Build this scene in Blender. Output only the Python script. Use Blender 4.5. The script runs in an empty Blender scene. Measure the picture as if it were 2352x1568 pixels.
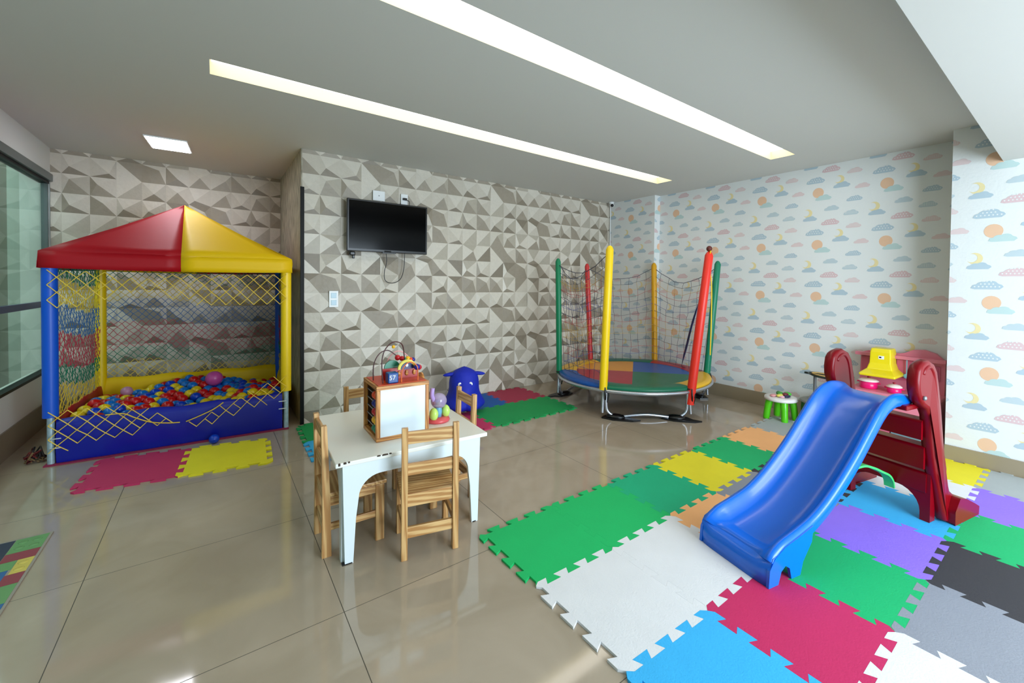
import bpy, bmesh, math, random
from mathutils import Vector, Matrix
sc = bpy.context.scene
COL = sc.collection
PI = math.pi

# ------------------------------------------------------------------ camera
F_PX, PITCH, ROLL, YAW, PX, PY, CAM_H = 976.155, 0.0177686, -0.01151996, 0.665439, 1258.53, 668.64, 1.4
cp, sp, cr, sr, cy_, sy_ = math.cos(PITCH), math.sin(PITCH), math.cos(ROLL), math.sin(ROLL), math.cos(YAW), math.sin(YAW)
fwd = Vector((sy_*cp, cy_*cp, -sp)); right0 = Vector((cy_, -sy_, 0)); down0 = fwd.cross(right0)
R_ = right0*cr + down0*sr; D_ = -right0*sr + down0*cr
cd = bpy.data.cameras.new('camera'); cam = bpy.data.objects.new('camera', cd); COL.objects.link(cam)
cd.sensor_width = 36; cd.lens = F_PX/2352*36; cd.clip_start = 0.05
cd.shift_x = -(PX-1176)/2352; cd.shift_y = -(784-PY)/2352
M = Matrix.Identity(4)
for i in range(3):
    M[i][0] = R_[i]; M[i][1] = -D_[i]; M[i][2] = -fwd[i]
M[0][3], M[1][3], M[2][3] = 0, 0, CAM_H
cam.matrix_world = M
sc.camera = cam

# ------------------------------------------------------------------ world, daylight, exposure
w = bpy.data.worlds.new('world'); sc.world = w; w.use_nodes = True
bg = w.node_tree.nodes['Background']; bg.inputs[0].default_value = (0.75, 0.88, 1.0, 1); bg.inputs[1].default_value = 1.0
def area(name, loc, rot, sx, sy, power, col):
    l = bpy.data.lights.new(name, 'AREA'); l.shape = 'RECTANGLE'; l.size = sx; l.size_y = sy; l.energy = power; l.color = col
    o = bpy.data.objects.new(name, l); COL.objects.link(o); o.location = loc; o.rotation_euler = rot
    return o
# daylight through the wide opening behind the camera
area('daylight_rear', (2.2, -2.45, 1.25), (PI/2, 0, math.radians(-16)), 2.6, 2.1, 152, (0.74, 0.88, 1.0))
area('passage_fill', (-2.0, 5.2, 3.6), (0, 0, 0), 1.0, 6.0, 60, (0.88, 1.0, 0.92))  # unseen lamp added above the outside passage to brighten the left window view
sc.view_settings.view_transform = 'Standard'; sc.view_settings.look = 'None'
sc.view_settings.gamma = 1; sc.view_settings.use_curve_mapping = False
sc.view_settings.exposure = 0.78

# ------------------------------------------------------------------ materials
def lin(c):
    return tuple(((v/255)/12.92 if v/255 <= 0.04045 else ((v/255+0.055)/1.055)**2.4) for v in c)
MATS = {}
def mat(name, rgb, rough=0.5, metal=0.0, spec=0.5, noise=0.0, nscale=20, bump=0.0, coat=0.0, bscale=None, alpha=1.0, trans=0.0):
    if name in MATS: return MATS[name]
    m = bpy.data.materials.new(name); m.use_nodes = True
    nt = m.node_tree; b = nt.nodes['Principled BSDF']
    c = lin(rgb)
    b.inputs['Base Color'].default_value = (*c, 1); b.inputs['Roughness'].default_value = rough
    b.inputs['Metallic'].default_value = metal; b.inputs['Specular IOR Level'].default_value = spec
    b.inputs['Coat Weight'].default_value = coat; b.inputs['Coat Roughness'].default_value = 0.08
    b.inputs['Transmission Weight'].default_value = trans; b.inputs['Alpha'].default_value = alpha
    if noise or bump:
        tc = nt.nodes.new('ShaderNodeTexCoord'); n = nt.nodes.new('ShaderNodeTexNoise')
        n.inputs['Scale'].default_value = nscale; n.inputs['Detail'].default_value = 4
        nt.links.new(tc.outputs['Object'], n.inputs['Vector'])
        if noise:
            mx = nt.nodes.new('ShaderNodeMix'); mx.data_type = 'RGBA'
            mx.inputs[6].default_value = (*[v*(1-noise) for v in c], 1); mx.inputs[7].default_value = (*[min(1, v*(1+noise)) for v in c], 1)
            nt.links.new(n.outputs['Fac'], mx.inputs[0]); nt.links.new(mx.outputs[2], b.inputs['Base Color'])
        if bump:
            n2 = n
            if bscale:
                n2 = nt.nodes.new('ShaderNodeTexNoise'); n2.inputs['Scale'].default_value = bscale
                nt.links.new(tc.outputs['Object'], n2.inputs['Vector'])
            bp = nt.nodes.new('ShaderNodeBump'); bp.inputs['Strength'].default_value = bump; bp.inputs['Distance'].default_value = 0.01
            nt.links.new(n2.outputs['Fac'], bp.inputs['Height']); nt.links.new(bp.outputs[0], b.inputs['Normal'])
    MATS[name] = m
    return m
def emis(name, rgb, strength):
    m = bpy.data.materials.new(name); m.use_nodes = True; nt = m.node_tree
    b = nt.nodes['Principled BSDF']; b.inputs['Base Color'].default_value = (0.9, 0.9, 0.9, 1)
    b.inputs['Emission Color'].default_value = (*rgb, 1); b.inputs['Emission Strength'].default_value = strength
    MATS[name] = m
    return m
def wood(name, c1, c2, axis=2, scale=14):
    m = bpy.data.materials.new(name); m.use_nodes = True; nt = m.node_tree; b = nt.nodes['Principled BSDF']
    tc = nt.nodes.new('ShaderNodeTexCoord'); mp = nt.nodes.new('ShaderNodeMapping')
    s = [1, 1, 1]; s[axis] = 0.07; mp.inputs['Scale'].default_value = s
    wv = nt.nodes.new('ShaderNodeTexWave'); wv.wave_type = 'BANDS'; wv.bands_direction = 'DIAGONAL'
    wv.inputs['Scale'].default_value = scale; wv.inputs['Distortion'].default_value = 7; wv.inputs['Detail'].default_value = 3; wv.inputs['Detail Scale'].default_value = 1.5
    cr_ = nt.nodes.new('ShaderNodeValToRGB'); cr_.color_ramp.elements[0].color = (*lin(c1), 1); cr_.color_ramp.elements[1].color = (*lin(c2), 1)
    cr_.color_ramp.elements[0].position = 0.15
    nt.links.new(tc.outputs['Object'], mp.inputs['Vector']); nt.links.new(mp.outputs[0], wv.inputs['Vector'])
    nt.links.new(wv.outputs['Fac'], cr_.inputs[0]); nt.links.new(cr_.outputs[0], b.inputs['Base Color'])
    b.inputs['Roughness'].default_value = 0.38
    MATS[name] = m
    return m
PLA = dict(rough=0.25, spec=0.5)
mRED = mat('vinyl_red', (168, 4, 22), 0.5, spec=0.3, bump=0.25, nscale=5)
mYEL = mat('vinyl_yellow', (238, 192, 0), 0.5, spec=0.3, bump=0.25, nscale=5)
mBLU = mat('vinyl_blue', (0, 22, 150), 0.33, bump=0.25, nscale=6)
mBLUp = mat('foam_blue', (0, 84, 205), 0.4)
mYELp = mat('foam_yellow', (245, 205, 0), 0.4)
mREDp = mat('foam_red', (225, 40, 25), 0.4)
mGREp = mat('foam_green', (0, 130, 85), 0.4)
mWHITE = mat('white_paint', (238, 240, 240), 0.35, noise=0.03)
mPAINT = mat('wall_paint', (214, 216, 210), 0.6)
mCEIL = mat('ceiling_paint', (205, 205, 200), 0.7)
mTROUGH = mat('trough_paint', (206, 196, 160), 0.6)
mBLACK = mat('black_plastic', (12, 12, 14), 0.3)
mSCREEN = mat('tv_glass', (2, 2, 3), 0.12, spec=0.12)
mDARK = mat('dark_trim', (14, 14, 13), 0.5, spec=0.2)
mGREYM = mat('grey_metal', (150, 155, 160), 0.35, metal=0.6)
mSTEEL = mat('galvanised', (190, 195, 205), 0.25, metal=0.85)
mPIPE = mat('worn_pipe', (170, 195, 205), 0.4, metal=0.3, noise=0.4, nscale=40)

# ------------------------------------------------------------------ mesh helpers
class MB:
    """collects shapes in one mesh with several material slots"""
    def __init__(s): s.v = []; s.f = []; s.mi = []; s.sm = []; s.mats = []
    def idx(s, m):
        if m not in s.mats: s.mats.append(m)
        return s.mats.index(m)
    def add(s, vs, fs, m, smooth=False, T=None):
        o = len(s.v); k = s.idx(m)
        for p in vs:
            p = Vector(p)
            if T is not None: p = T @ p
            s.v.append(tuple(p))
        for f in fs:
            s.f.append([o+i for i in f]); s.mi.append(k); s.sm.append(smooth)
        return s
    def box(s, a, b, m, T=None, bev=0.0):
        (x0, y0, z0), (x1, y1, z1) = a, b
        if x0 > x1: x0, x1 = x1, x0
        if y0 > y1: y0, y1 = y1, y0
        if z0 > z1: z0, z1 = z1, z0
        if bev <= 0:
            vs = [(x0,y0,z0),(x1,y0,z0),(x1,y1,z0),(x0,y1,z0),(x0,y0,z1),(x1,y0,z1),(x1,y1,z1),(x0,y1,z1)]
            return s.add(vs, [(3,2,1,0),(4,5,6,7),(0,1,5,4),(1,2,6,5),(2,3,7,6),(3,0,4,7)], m, False, T)
        bm = bmesh.new(); bmesh.ops.create_cube(bm, size=1)
        for v in bm.verts: v.co = Vector(((x0+x1)/2+v.co.x*(x1-x0), (y0+y1)/2+v.co.y*(y1-y0), (z0+z1)/2+v.co.z*(z1-z0)))
        bmesh.ops.bevel(bm, geom=bm.edges[:], offset=min(bev, 0.49*min(x1-x0, y1-y0, z1-z0)), segments=2, affect='EDGES', profile=0.5)
        bm.verts.index_update()
        s.add([v.co.copy() for v in bm.verts], [[v.index for v in f.verts] for f in bm.faces], m, False, T); bm.free()
        return s
    def prism(s, poly, z0, z1, m, T=None, side=None, smooth=False):
        """polygon in xy extruded along z"""
        n = len(poly)
        ar = sum(poly[i][0]*poly[(i+1) % n][1]-poly[(i+1) % n][0]*poly[i][1] for i in range(n))
        if ar < 0: poly = poly[::-1]
        vs = [(x, y, z0) for x, y in poly]+[(x, y, z1) for x, y in poly]
        s.add(vs, [list(range(n))[::-1], list(range(n, 2*n))], m, False, T)
        s.add(vs, [(i, (i+1) % n, n+(i+1) % n, n+i) for i in range(n)], side or m, smooth, T)
        return s
    def tube(s, pts, r, m, n=8, closed=False, smooth=True, T=None, caps=True):
        pts = [Vector(p) for p in pts]; N = len(pts)
        rs = r if isinstance(r, (list, tuple)) else [r]*N
        vs = []; up = None
        for i, p in enumerate(pts):
            a = pts[i-1] if (i > 0 or closed) else p; b = pts[(i+1) % N] if (i < N-1 or closed) else p
            t = (b-a)
            if t.length < 1e-9: t = Vector((0, 0, 1))
            t.normalize()
            if up is None:
                up = Vector((0, 0, 1)) if abs(t.z) < 0.9 else Vector((1, 0, 0))
            u = up - t*up.dot(t)
            if u.length < 1e-4: u = t.orthogonal()
            u.normalize(); up = u; v = t.cross(u)
            for k in range(n):
                an = 2*PI*k/n; vs.append(p+(u*math.cos(an)+v*math.sin(an))*rs[i])
        fs = []
        for i in range(N if closed else N-1):
            j = (i+1) % N
            for k in range(n): fs.append((i*n+k, i*n+(k+1) % n, j*n+(k+1) % n, j*n+k))
        s.add(vs, fs, m, smooth, T)
        if caps and not closed:
            s.add(vs[:n], [list(range(n))[::-1]], m, False, T); s.add(vs[-n:], [list(range(n))], m, False, T)
        return s
    def lathe(s, prof, m, n=24, c=(0, 0), T=None, smooth=True, sx=1, sy=1):
        vs = []; fs = []
        for (r, z) in prof:
            for k in range(n):
                a = 2*PI*k/n; vs.append((c[0]+r*math.cos(a)*sx, c[1]+r*math.sin(a)*sy, z))
        for i in range(len(prof)-1):
            for k in range(n): fs.append((i*n+k, i*n+(k+1) % n, (i+1)*n+(k+1) % n, (i+1)*n+k))
        if prof[0][0] > 1e-4: fs.append(list(range(n))[::-1])
        if prof[-1][0] > 1e-4: fs.append([(len(prof)-1)*n+k for k in range(n)])
        return s.add(vs, fs, m, smooth, T)
    def sphere(s, c, r, m, n=16, k=10, T=None):
        if not isinstance(r, (tuple, list)): r = (r, r, r)
        vs = []; fs = []
        for i in range(k+1):
            ph = PI*i/k
            for j in range(n):
                a = 2*PI*j/n; vs.append((c[0]+r[0]*math.sin(ph)*math.cos(a), c[1]+r[1]*math.sin(ph)*math.sin(a), c[2]-r[2]*math.cos(ph)))
        for i in range(k):
            for j in range(n): fs.append((i*n+j, i*n+(j+1) % n, (i+1)*n+(j+1) % n, (i+1)*n+j))
        return s.add(vs, fs, m, True, T)
    def build(s, name, parent=None, bev=0.0, subd=0, seg=2):
        me = bpy.data.meshes.new(name); me.from_pydata(s.v, [], s.f); me.update()
        for m in s.mats: me.materials.append(m)
        me.polygons.foreach_set('material_index', s.mi); me.polygons.foreach_set('use_smooth', s.sm)
        o = bpy.data.objects.new(name, me); COL.objects.link(o)
        if parent is not None: o.parent = parent
        if bev:
            b = o.modifiers.new('bevel', 'BEVEL'); b.width = bev; b.segments = seg; b.limit_method = 'ANGLE'; b.angle_limit = 0.6; b.harden_normals = False
        if subd:
            b = o.modifiers.new('sub', 'SUBSURF'); b.levels = subd; b.render_levels = subd
        return o
def fix(o):
    bm = bmesh.new(); bm.from_mesh(o.data); bmesh.ops.remove_doubles(bm, verts=bm.verts, dist=1e-5); bmesh.ops.recalc_face_normals(bm, faces=bm.faces); bm.to_mesh(o.data); bm.free(); return o
def thing(name, label, cat, loc=(0, 0, 0), rz=0, group=None):
    o = bpy.data.objects.new(name, None); o.empty_display_size = 0.05; COL.objects.link(o)
    o.location = loc; o.rotation_euler = (0, 0, rz); o['label'] = label; o['category'] = cat
    if group: o['group'] = group
    return o
def tag(o, label, cat, group=None, kind=None):
    o['label'] = label; o['category'] = cat
    if group: o['group'] = group
    if kind: o['kind'] = kind
    return o
def struct(o, label=None):
    o['kind'] = 'structure'
    if label: o['label'] = label
    return o
def copy_tree(o, parent=None):
    c = o.copy(); COL.objects.link(c)
    if parent is not None: c.parent = parent
    for ch in [x for x in bpy.data.objects if x.parent == o]: copy_tree(ch, c)
    return c
def text_mesh(s, size, m, name, parent, loc, rot):
    cu = bpy.data.curves.new(name+'_c', 'FONT'); cu.body = s; cu.size = size; cu.extrude = 0.0008; cu.align_x = 'CENTER'; cu.align_y = 'CENTER'
    t = bpy.data.objects.new(name+'_t', cu); COL.objects.link(t)
    dg = bpy.context.evaluated_depsgraph_get(); me = bpy.data.meshes.new_from_object(t.evaluated_get(dg))
    bpy.data.objects.remove(t); me.materials.clear(); me.materials.append(m)
    o = bpy.data.objects.new(name, me); COL.objects.link(o); o.parent = parent; o.location = loc; o.rotation_euler = rot
    return o

def catm(P, n=8):
    P = [Vector(p) for p in P]; out = []
    for i in range(len(P)-1):
        p0, p1, p2, p3 = P[max(0, i-1)], P[i], P[i+1], P[min(len(P)-1, i+2)]
        for k in range(n):
            q = k/n; out.append(0.5*((2*p1)+(p2-p0)*q+(2*p0-5*p1+4*p2-p3)*q*q+(3*p1-p0-3*p2+p3)*q**3))
    out.append(P[-1]); return out

# ================================================================== room
XL, XR, YB, YA, HC = -1.275, 5.06, 4.72, 6.35, 2.68
XP, YP = 4.94, 3.85            # shallow pillar in the far right corner
XC, YC = 4.71, 0.707           # column on the near right
XA = 0.66                      # side wall of the ball pit niche
YR = -2.6                      # wall behind the camera
T = 0.12
# floor : polished porcelain tiles with thin joints
mf = bpy.data.materials.new('porcelain_floor'); mf.use_nodes = True; nt = mf.node_tree; b = nt.nodes['Principled BSDF']
tc = nt.nodes.new('ShaderNodeTexCoord'); sep = nt.nodes.new('ShaderNodeSeparateXYZ'); nt.links.new(tc.outputs['Object'], sep.inputs[0])
def fnode(op, a, bb=None):
    n = nt.nodes.new('ShaderNodeMath'); n.operation = op
    for i, x in enumerate((a, bb)):
        if x is None: continue
        if isinstance(x, (int, float)): n.inputs[i].default_value = x
        else: nt.links.new(x, n.inputs[i])
    return n.outputs[0]
def joint(out, x0, s, wd):
    u = fnode('FRACT', fnode('DIVIDE', fnode('SUBTRACT', out, x0-50*s), s))
    d = fnode('MINIMUM', u, fnode('SUBTRACT', 1.0, u))
    return fnode('LESS_THAN', d, wd/s)
g = fnode('MAXIMUM', joint(sep.outputs[0], 0.43, 0.91, 0.0016), joint(sep.outputs[1], 1.92, 0.93, 0.0016))
nz = nt.nodes.new('ShaderNodeTexNoise'); nz.inputs['Scale'].default_value = 2.2; nz.inputs['Detail'].default_value = 6; nz.inputs['Distortion'].default_value = 1.2
nt.links.new(tc.outputs['Object'], nz.inputs['Vector'])
r1 = nt.nodes.new('ShaderNodeValToRGB'); r1.color_ramp.elements[0].position = 0.3; r1.color_ramp.elements[1].position = 0.75
r1.color_ramp.elements[0].color = (*lin((163, 148, 128)), 1); r1.color_ramp.elements[1].color = (*lin((178, 163, 144)), 1)
nt.links.new(nz.outputs['Fac'], r1.inputs[0])
mx = nt.nodes.new('ShaderNodeMix'); mx.data_type = 'RGBA'; nt.links.new(g, mx.inputs[0]); nt.links.new(r1.outputs[0], mx.inputs[6])
mx.inputs[7].default_value = (*lin((70, 64, 52)), 1); nt.links.new(mx.outputs[2], b.inputs['Base Color'])
rr = fnode('ADD', fnode('MULTIPLY', g, 0.5), fnode('ADD', 0.035, fnode('MULTIPLY', nz.outputs['Fac'], 0.07))); nt.links.new(rr, b.inputs['Roughness'])
b.inputs['Specular IOR Level'].default_value = 0.6
MATS['floor'] = mf
o = MB().box((XL-2.6, YR-0.3, -0.1), (XR+0.3, YA+0.3, 0), mf).build('floor'); struct(o)

# ceiling with two recessed light troughs
TR = [(-0.02, 4.41, 3.18, 3.405), (-0.02, 4.43, 1.79, 2.02)]
mb = MB(); xs = sorted({XL-0.3, -0.02, 4.41, 4.43, XR+0.2}); ys = sorted({YR-0.2, 3.18, 3.405, 1.79, 2.02, YA+0.2})
for i in range(len(xs)-1):
    for j in range(len(ys)-1):
        cx, cy = (xs[i]+xs[i+1])/2, (ys[j]+ys[j+1])/2
        if any(a < cx < bb and c < cy < d for a, bb, c, d in TR): continue
        mb.add([(xs[i], ys[j], HC), (xs[i+1], ys[j], HC), (xs[i+1], ys[j+1], HC), (xs[i], ys[j+1], HC)], [(0, 3, 2, 1)], mCEIL)
DP = 0.078
for a, bb, c, d in TR:
    for q in ([(a, c), (bb, c)], [(bb, c), (bb, d)], [(bb, d), (a, d)], [(a, d), (a, c)]):
        (x0, y0), (x1, y1) = q
        mb.add([(x0, y0, HC), (x1, y1, HC), (x1, y1, HC+DP+0.02), (x0, y0, HC+DP+0.02)], [(0, 1, 2, 3)], mTROUGH)
mb.box((XL-0.3, YR-0.2, HC+0.12), (XR+0.2, YA+0.2, HC+0.2), mCEIL)
struct(mb.build('ceiling'))
mLED = emis('led_diffuser', (1.0, 0.94, 0.84), 2.7)
for k, (a, bb, c, d) in enumerate(TR):
    t = thing('led_light_strip', ['long recessed warm LED light strip, the one farther from the camera and nearer the television',
                                  'long recessed warm LED light strip, the wider looking one nearer the camera'][k], 'ceiling light', ((a+bb)/2, (c+d)/2, HC+DP), group='recessed LED light strips in the ceiling')
    L, W = (bb-a)/2, (d-c)/2
    MB().box((-L+0.005, -W+0.004, 0), (L-0.005, W-0.004, 0.006), mLED).build('diffuser', t)
    MB().box((-L+0.01, -W+0.01, 0.007), (L-0.01, W-0.01, 0.018), mGREYM).build('housing', t)
t = thing('ceiling_lamp', 'small square cold white LED panel lamp over the ball pit', 'ceiling light', (-0.335, 5.4, HC), -0.05)
MB().box((-0.15, -0.215, -0.012), (0.15, 0.215, -0.001), mWHITE).build('frame', t)
MB().box((-0.14, -0.205, -0.0145), (0.14, 0.205, -0.0125), emis('panel_led', (0.93, 0.92, 1.0), 14)).build('diffuser', t)

# lowered ceiling beam above and behind the camera
struct(MB().box((XL, YR, 2.37), (XC+0.35, 0.425, HC-0.002), mCEIL).build('trim_1'), 'lowered plaster beam of the ceiling on the near side')

# ---- origami patterned wallpaper
random.seed(7)
TON = [mat('paper_light', (212, 204, 190), 0.42, noise=0.07, nscale=30, bump=0.35, bscale=26), mat('paper_pale', (200, 191, 176), 0.42, noise=0.07, nscale=30, bump=0.35, bscale=26),
       mat('paper_mid', (180, 171, 155), 0.42, noise=0.09, nscale=30, bump=0.3, bscale=26), mat('paper_taupe', (154, 143, 126), 0.45, noise=0.1, nscale=30, bump=0.3, bscale=26),
       mat('paper_dark', (134, 123, 106), 0.45, noise=0.1, nscale=30, bump=0.3, bscale=26)]
def facets(mb, U0, U1, V0, V1, place, u_org, v_org, cell=0.1945):
    """print of folded paper: cells with an off-centre peak, four toned triangles each"""
    i0 = math.floor((U0-u_org)/cell); i1 = math.ceil((U1-u_org)/cell); j0 = math.floor((V0-v_org)/cell); j1 = math.ceil((V1-v_org)/cell)
    def clip(poly):
        for ax, lim, sg in ((0, U0, 1), (0, U1, -1), (1, V0, 1), (1, V1, -1)):
            out = []
            for k in range(len(poly)):
                p, q = poly[k], poly[(k+1) % len(poly)]; dp, dq = (p[ax]-lim)*sg, (q[ax]-lim)*sg
                if dp >= 0: out.append(p)
                if dp*dq < 0:
                    tt = dp/(dp-dq); out.append(tuple(p[z]+(q[z]-p[z])*tt for z in range(3)))
            poly = out
            if len(poly) < 3: return None
        return poly
    rnd = random.Random(5)
    hh = {}
    def H(i, j):
        if (i, j) not in hh: hh[(i, j)] = rnd.choice([0, 0, 0.010])
        return hh[(i, j)]
    pat = {}
    for i in range(8):
        for j in range(8):
            r = rnd.random()
            pat[(i, j)] = ('peak', rnd.choice([0.27, 0.5, 0.72]), rnd.choice([0.25, 0.4, 0.62, 0.75]), rnd.random()) if r < 0.8 else ('diag', rnd.choice([0, 1]), rnd.choice([0.0, 0.0, 0.35]), rnd.random())
    for i in range(i0, i1):
        for j in range(j0, j1):
            u, v = u_org+i*cell, v_org+j*cell; P = pat[(i % 8, j % 8)]
            A, B, C, D = (u, v, H(i, j)), (u+cell, v, H(i+1, j)), (u+cell, v+cell, H(i+1, j+1)), (u, v+cell, H(i, j+1))
            tris = []
            if P[0] == 'peak':
                pk = (u+cell*P[1], v+cell*P[2], 0.014)
                base = [4 if P[2] < 0.5 else 3, 1 if P[3] < .5 else 2, 0, 3 if P[3] < .3 else 1]
                if P[3] > .75: base = [3, 0, 2, 0]
                if P[3] > .9: base = [1, 3, 4, 0]
                tris = [((A, B, pk), base[0]), ((B, C, pk), base[1]), ((C, D, pk), base[2]), ((D, A, pk), base[3])]
            elif P[1] == 0:
                a, b2 = ((4, 0) if P[3] < .4 else ((1, 3) if P[3] < .7 else (2, 0)))
                if P[2]:
                    m = (u+cell*.5, v+cell*.5, .002); q = (u+cell, v+cell*.45, .004)
                    tris = [((A, B, q), a), ((A, q, C), 2), ((A, C, D), b2)]
                else: tris = [((A, B, C), a), ((A, C, D), b2)]
            else:
                a, b2 = ((0, 3) if P[3] < .4 else ((3, 1) if P[3] < .7 else (0, 4)))
                tris = [((A, B, D), a), ((B, C, D), b2)]
            for tr, tn in tris:
                pl = clip(list(tr))
                if pl: mb.add([place(*p) for p in pl], [list(range(len(pl)))], TON[tn])
mb = MB()
mb.box((XA+0.03, YB+0.02, 0), (XR+0.2, YB+0.25, HC), mPAINT)
facets(mb, XA, XP, 0, HC, lambda u, v, h: (u, YB+0.016-h, v), 0.8255, 0.1135)
struct(mb.build('wall_back'), 'back wall covered in grey and taupe folded paper pattern')
mb = MB()
mb.box((XL-0.2, YA+0.02, 0), (XA+0.2, YA+0.2, HC), mPAINT)
facets(mb, XL, XA, 0, HC, lambda u, v, h: (u, YA+0.016-h, v), -1.2, 0.1135)
struct(mb.build('wall_niche'), 'rear wall of the ball pit niche in folded paper pattern')
mb = MB()
streak = mat('paper_streaked', (172, 165, 146), 0.5); nt = streak.node_tree; bb_ = nt.nodes['Principled BSDF']
tc = nt.nodes.new('ShaderNodeTexCoord'); mp = nt.nodes.new('ShaderNodeMapping'); mp.inputs['Scale'].default_value = (1, 6, 1.1); nz = nt.nodes.new('ShaderNodeTexNoise'); nz.inputs['Scale'].default_value = 6; nz.inputs['Detail'].default_value = 5
cr_ = nt.nodes.new('ShaderNodeValToRGB'); cr_.color_ramp.elements[0].color = (*lin((120, 112, 92)), 1); cr_.color_ramp.elements[1].color = (*lin((200, 194, 174)), 1); cr_.color_ramp.elements[0].position = 0.35; cr_.color_ramp.elements[1].position = 0.65
nt.links.new(tc.outputs['Object'], mp.inputs['Vector']); nt.links.new(mp.outputs[0], nz.inputs['Vector']); nt.links.new(nz.outputs['Fac'], cr_.inputs[0]); nt.links.new(cr_.outputs[0], bb_.inputs['Base Color'])
mb.box((XA+0.012, YB+0.251, 0), (XA+0.2, YA+0.015, HC), mPAINT)
mb.box((XA+0.002, YB+0.004, 0), (XA+0.0115, YA+0.015, HC), streak)
struct(mb.build('wall_niche_side'), 'side wall of the ball pit niche')
struct(MB().box((XA-0.008, YB-0.012, 0.0), (XA+0.026, YB-0.001, 2.31), mDARK).build('trim_2', bev=0.002), 'narrow black corner strip beside the ball pit')

# ---- cloud wallpaper
PB = mat('cloud_paper', (222, 224, 222), 0.55, bump=0.12, nscale=60)
cBL = mat('print_blue', (174, 192, 202), 0.55); cGR = mat('print_greyblue', (185, 199, 204), 0.55); cTE = mat('print_teal', (184, 206, 204), 0.55)
cPK = mat('print_pink', (218, 198, 197), 0.55); cPD = mat('print_rose', (212, 184, 186), 0.55); cSU = mat('print_orange', (226, 186, 154), 0.55); cMO = mat('print_yellow', (228, 212, 160), 0.55)
def cloud_poly(u, v, w, flip=1):
    pts = []; h = w*0.62
    lobes = [(-0.34, 0.10, 0.16), (-0.12, 0.24, 0.22), (0.12, 0.20, 0.20), (0.33, 0.08, 0.15)]
    N = 18
    for k in range(N+1):
        x = -0.5+k/N; y = 0.0
        for lx, ly, lr in lobes:
            dd = lr*lr-(x-lx)**2
            if dd > 0: y = max(y, ly+math.sqrt(dd))
        y = max(y, 0.04*(1-(2*x)**2)+0.005)
        pts.append((u+flip*x*w, v-0.2*h+y*h*1.15))
    pts += [(u+flip*w*0.38, v-0.27*h), (u-flip*w*0.38, v-0.27*h)]
    return pts
def motif(mb, kind, u, v, w, place, clipf):
    def put(poly, m, lift):
        ar = sum(poly[i][0]*poly[(i+1) % len(poly)][1]-poly[(i+1) % len(poly)][0]*poly[i][1] for i in range(len(poly)))
        pl = clipf(poly if ar > 0 else poly[::-1])
        if pl and len(pl) > 2: mb.add([place(a, bb, lift) for a, bb in pl], [list(range(len(pl)))], m)
    def disc(a, bb, r, m, lift, n=14): put([(a+r*math.cos(2*PI*k/n), bb+r*math.sin(2*PI*k/n)) for k in range(n)], m, lift)
    if kind == 'sun':
        disc(u, v, w/2, cSU, 0.0008, 20)
    elif kind == 'moon':
        r = w*0.5; n = 12; P = []
        for k in range(n+1):
            a = math.radians(70+k*(250/n)); P.append((u+r*math.cos(a), v+r*math.sin(a)))
        for k in range(n+1):
            a = math.radians(320-k*(250/n)); P.append((u+r*0.42+r*0.74*math.cos(a), v+0.10*r+r*0.74*math.sin(a)))
        put(P, cMO, 0.0008)
    else:
        m = dict(blue=cBL, bluedot=cBL, grey=cGR, teal=cTE, pink=cPK, pinkdot=cPD, pinkstripe=cPK, bluerain=cGR)[kind]
        put(cloud_poly(u, v, w), m, 0.0012)
        if kind.endswith('dot'):
            for k in range(-3, 4):
                for q in range(3):
                    du = k*w*0.125+(q % 2)*w*0.06; dv = -0.05*w+q*w*0.115
                    if abs(du) < w*(0.42-0.12*q): disc(u+du, v+dv, w*0.030, PB, 0.0016, 6)
        if kind.endswith('stripe') or kind.endswith('rain'):
            for k in range(-4, 5):
                put([(u+k*w*0.09-w*0.008, v-w*0.09), (u+k*w*0.09+w*0.008, v-w*0.09), (u+k*w*0.09+w*0.008, v+w*0.13), (u+k*w*0.09-w*0.008, v+w*0.13)], PB, 0.0016)
TILE = [('sun', 1.215, 2.398, .106), ('teal', 1.165, 2.341, .154), ('bluedot', 1.242, 2.531, .18), ('moon', 1.02, 2.507, .085), ('blue', 1.0, 2.448, .154), ('pink', .822, 2.412, .13),
        ('bluedot', .887, 2.294, .14), ('grey', 1.087, 2.221, .14), ('bluerain', .914, 2.155, .135), ('moon', 1.312, 2.19, .09), ('blue', 1.29, 2.13, .142), ('pinkdot', 1.098, 2.63, .17), ('pinkstripe', .89, 2.575, .135)]
def cloudwall(mb, u0, u1, v0, v1, place, du=0.0, dv=0.0, mir=1):
    def clipf(poly):
        for ax, lim, sg in ((0, u0, 1), (0, u1, -1), (1, v0, 1), (1, v1, -1)):
            out = []
            for k in range(len(poly)):
                p, q = poly[k], poly[(k+1) % len(poly)]; dp, dq = (p[ax]-lim)*sg, (q[ax]-lim)*sg
                if dp >= 0: out.append(p)
                if dp*dq < 0:
                    tt = dp/(dp-dq); out.append((p[0]+(q[0]-p[0])*tt, p[1]+(q[1]-p[1])*tt))
            poly = out
            if len(poly) < 3: return None
        return poly
    PU, PV = 0.59, 0.552
    for i in range(-8, 9):
        for j in range(-6, 4):
            for k, u, v, w in TILE:
                uu, vv = u+i*PU+du, v+j*PV+dv
                if u0-0.1 < uu < u1+0.1 and v0-0.1 < vv < v1+0.1: motif(mb, k, uu, vv, w, place, clipf)
mb = MB(); mb.box((XR, YC-0.3, 0), (XR+0.2, YP, HC), PB)
cloudwall(mb, YC, YP, 0, HC, lambda u, v, l: (XR-l, u, v))
struct(mb.build('wall_right'), 'right wall papered with pastel clouds, suns and moons')
mb = MB(); mb.box((XP, YP, 0), (XR+0.2, YB+0.019, HC), PB)
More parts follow.
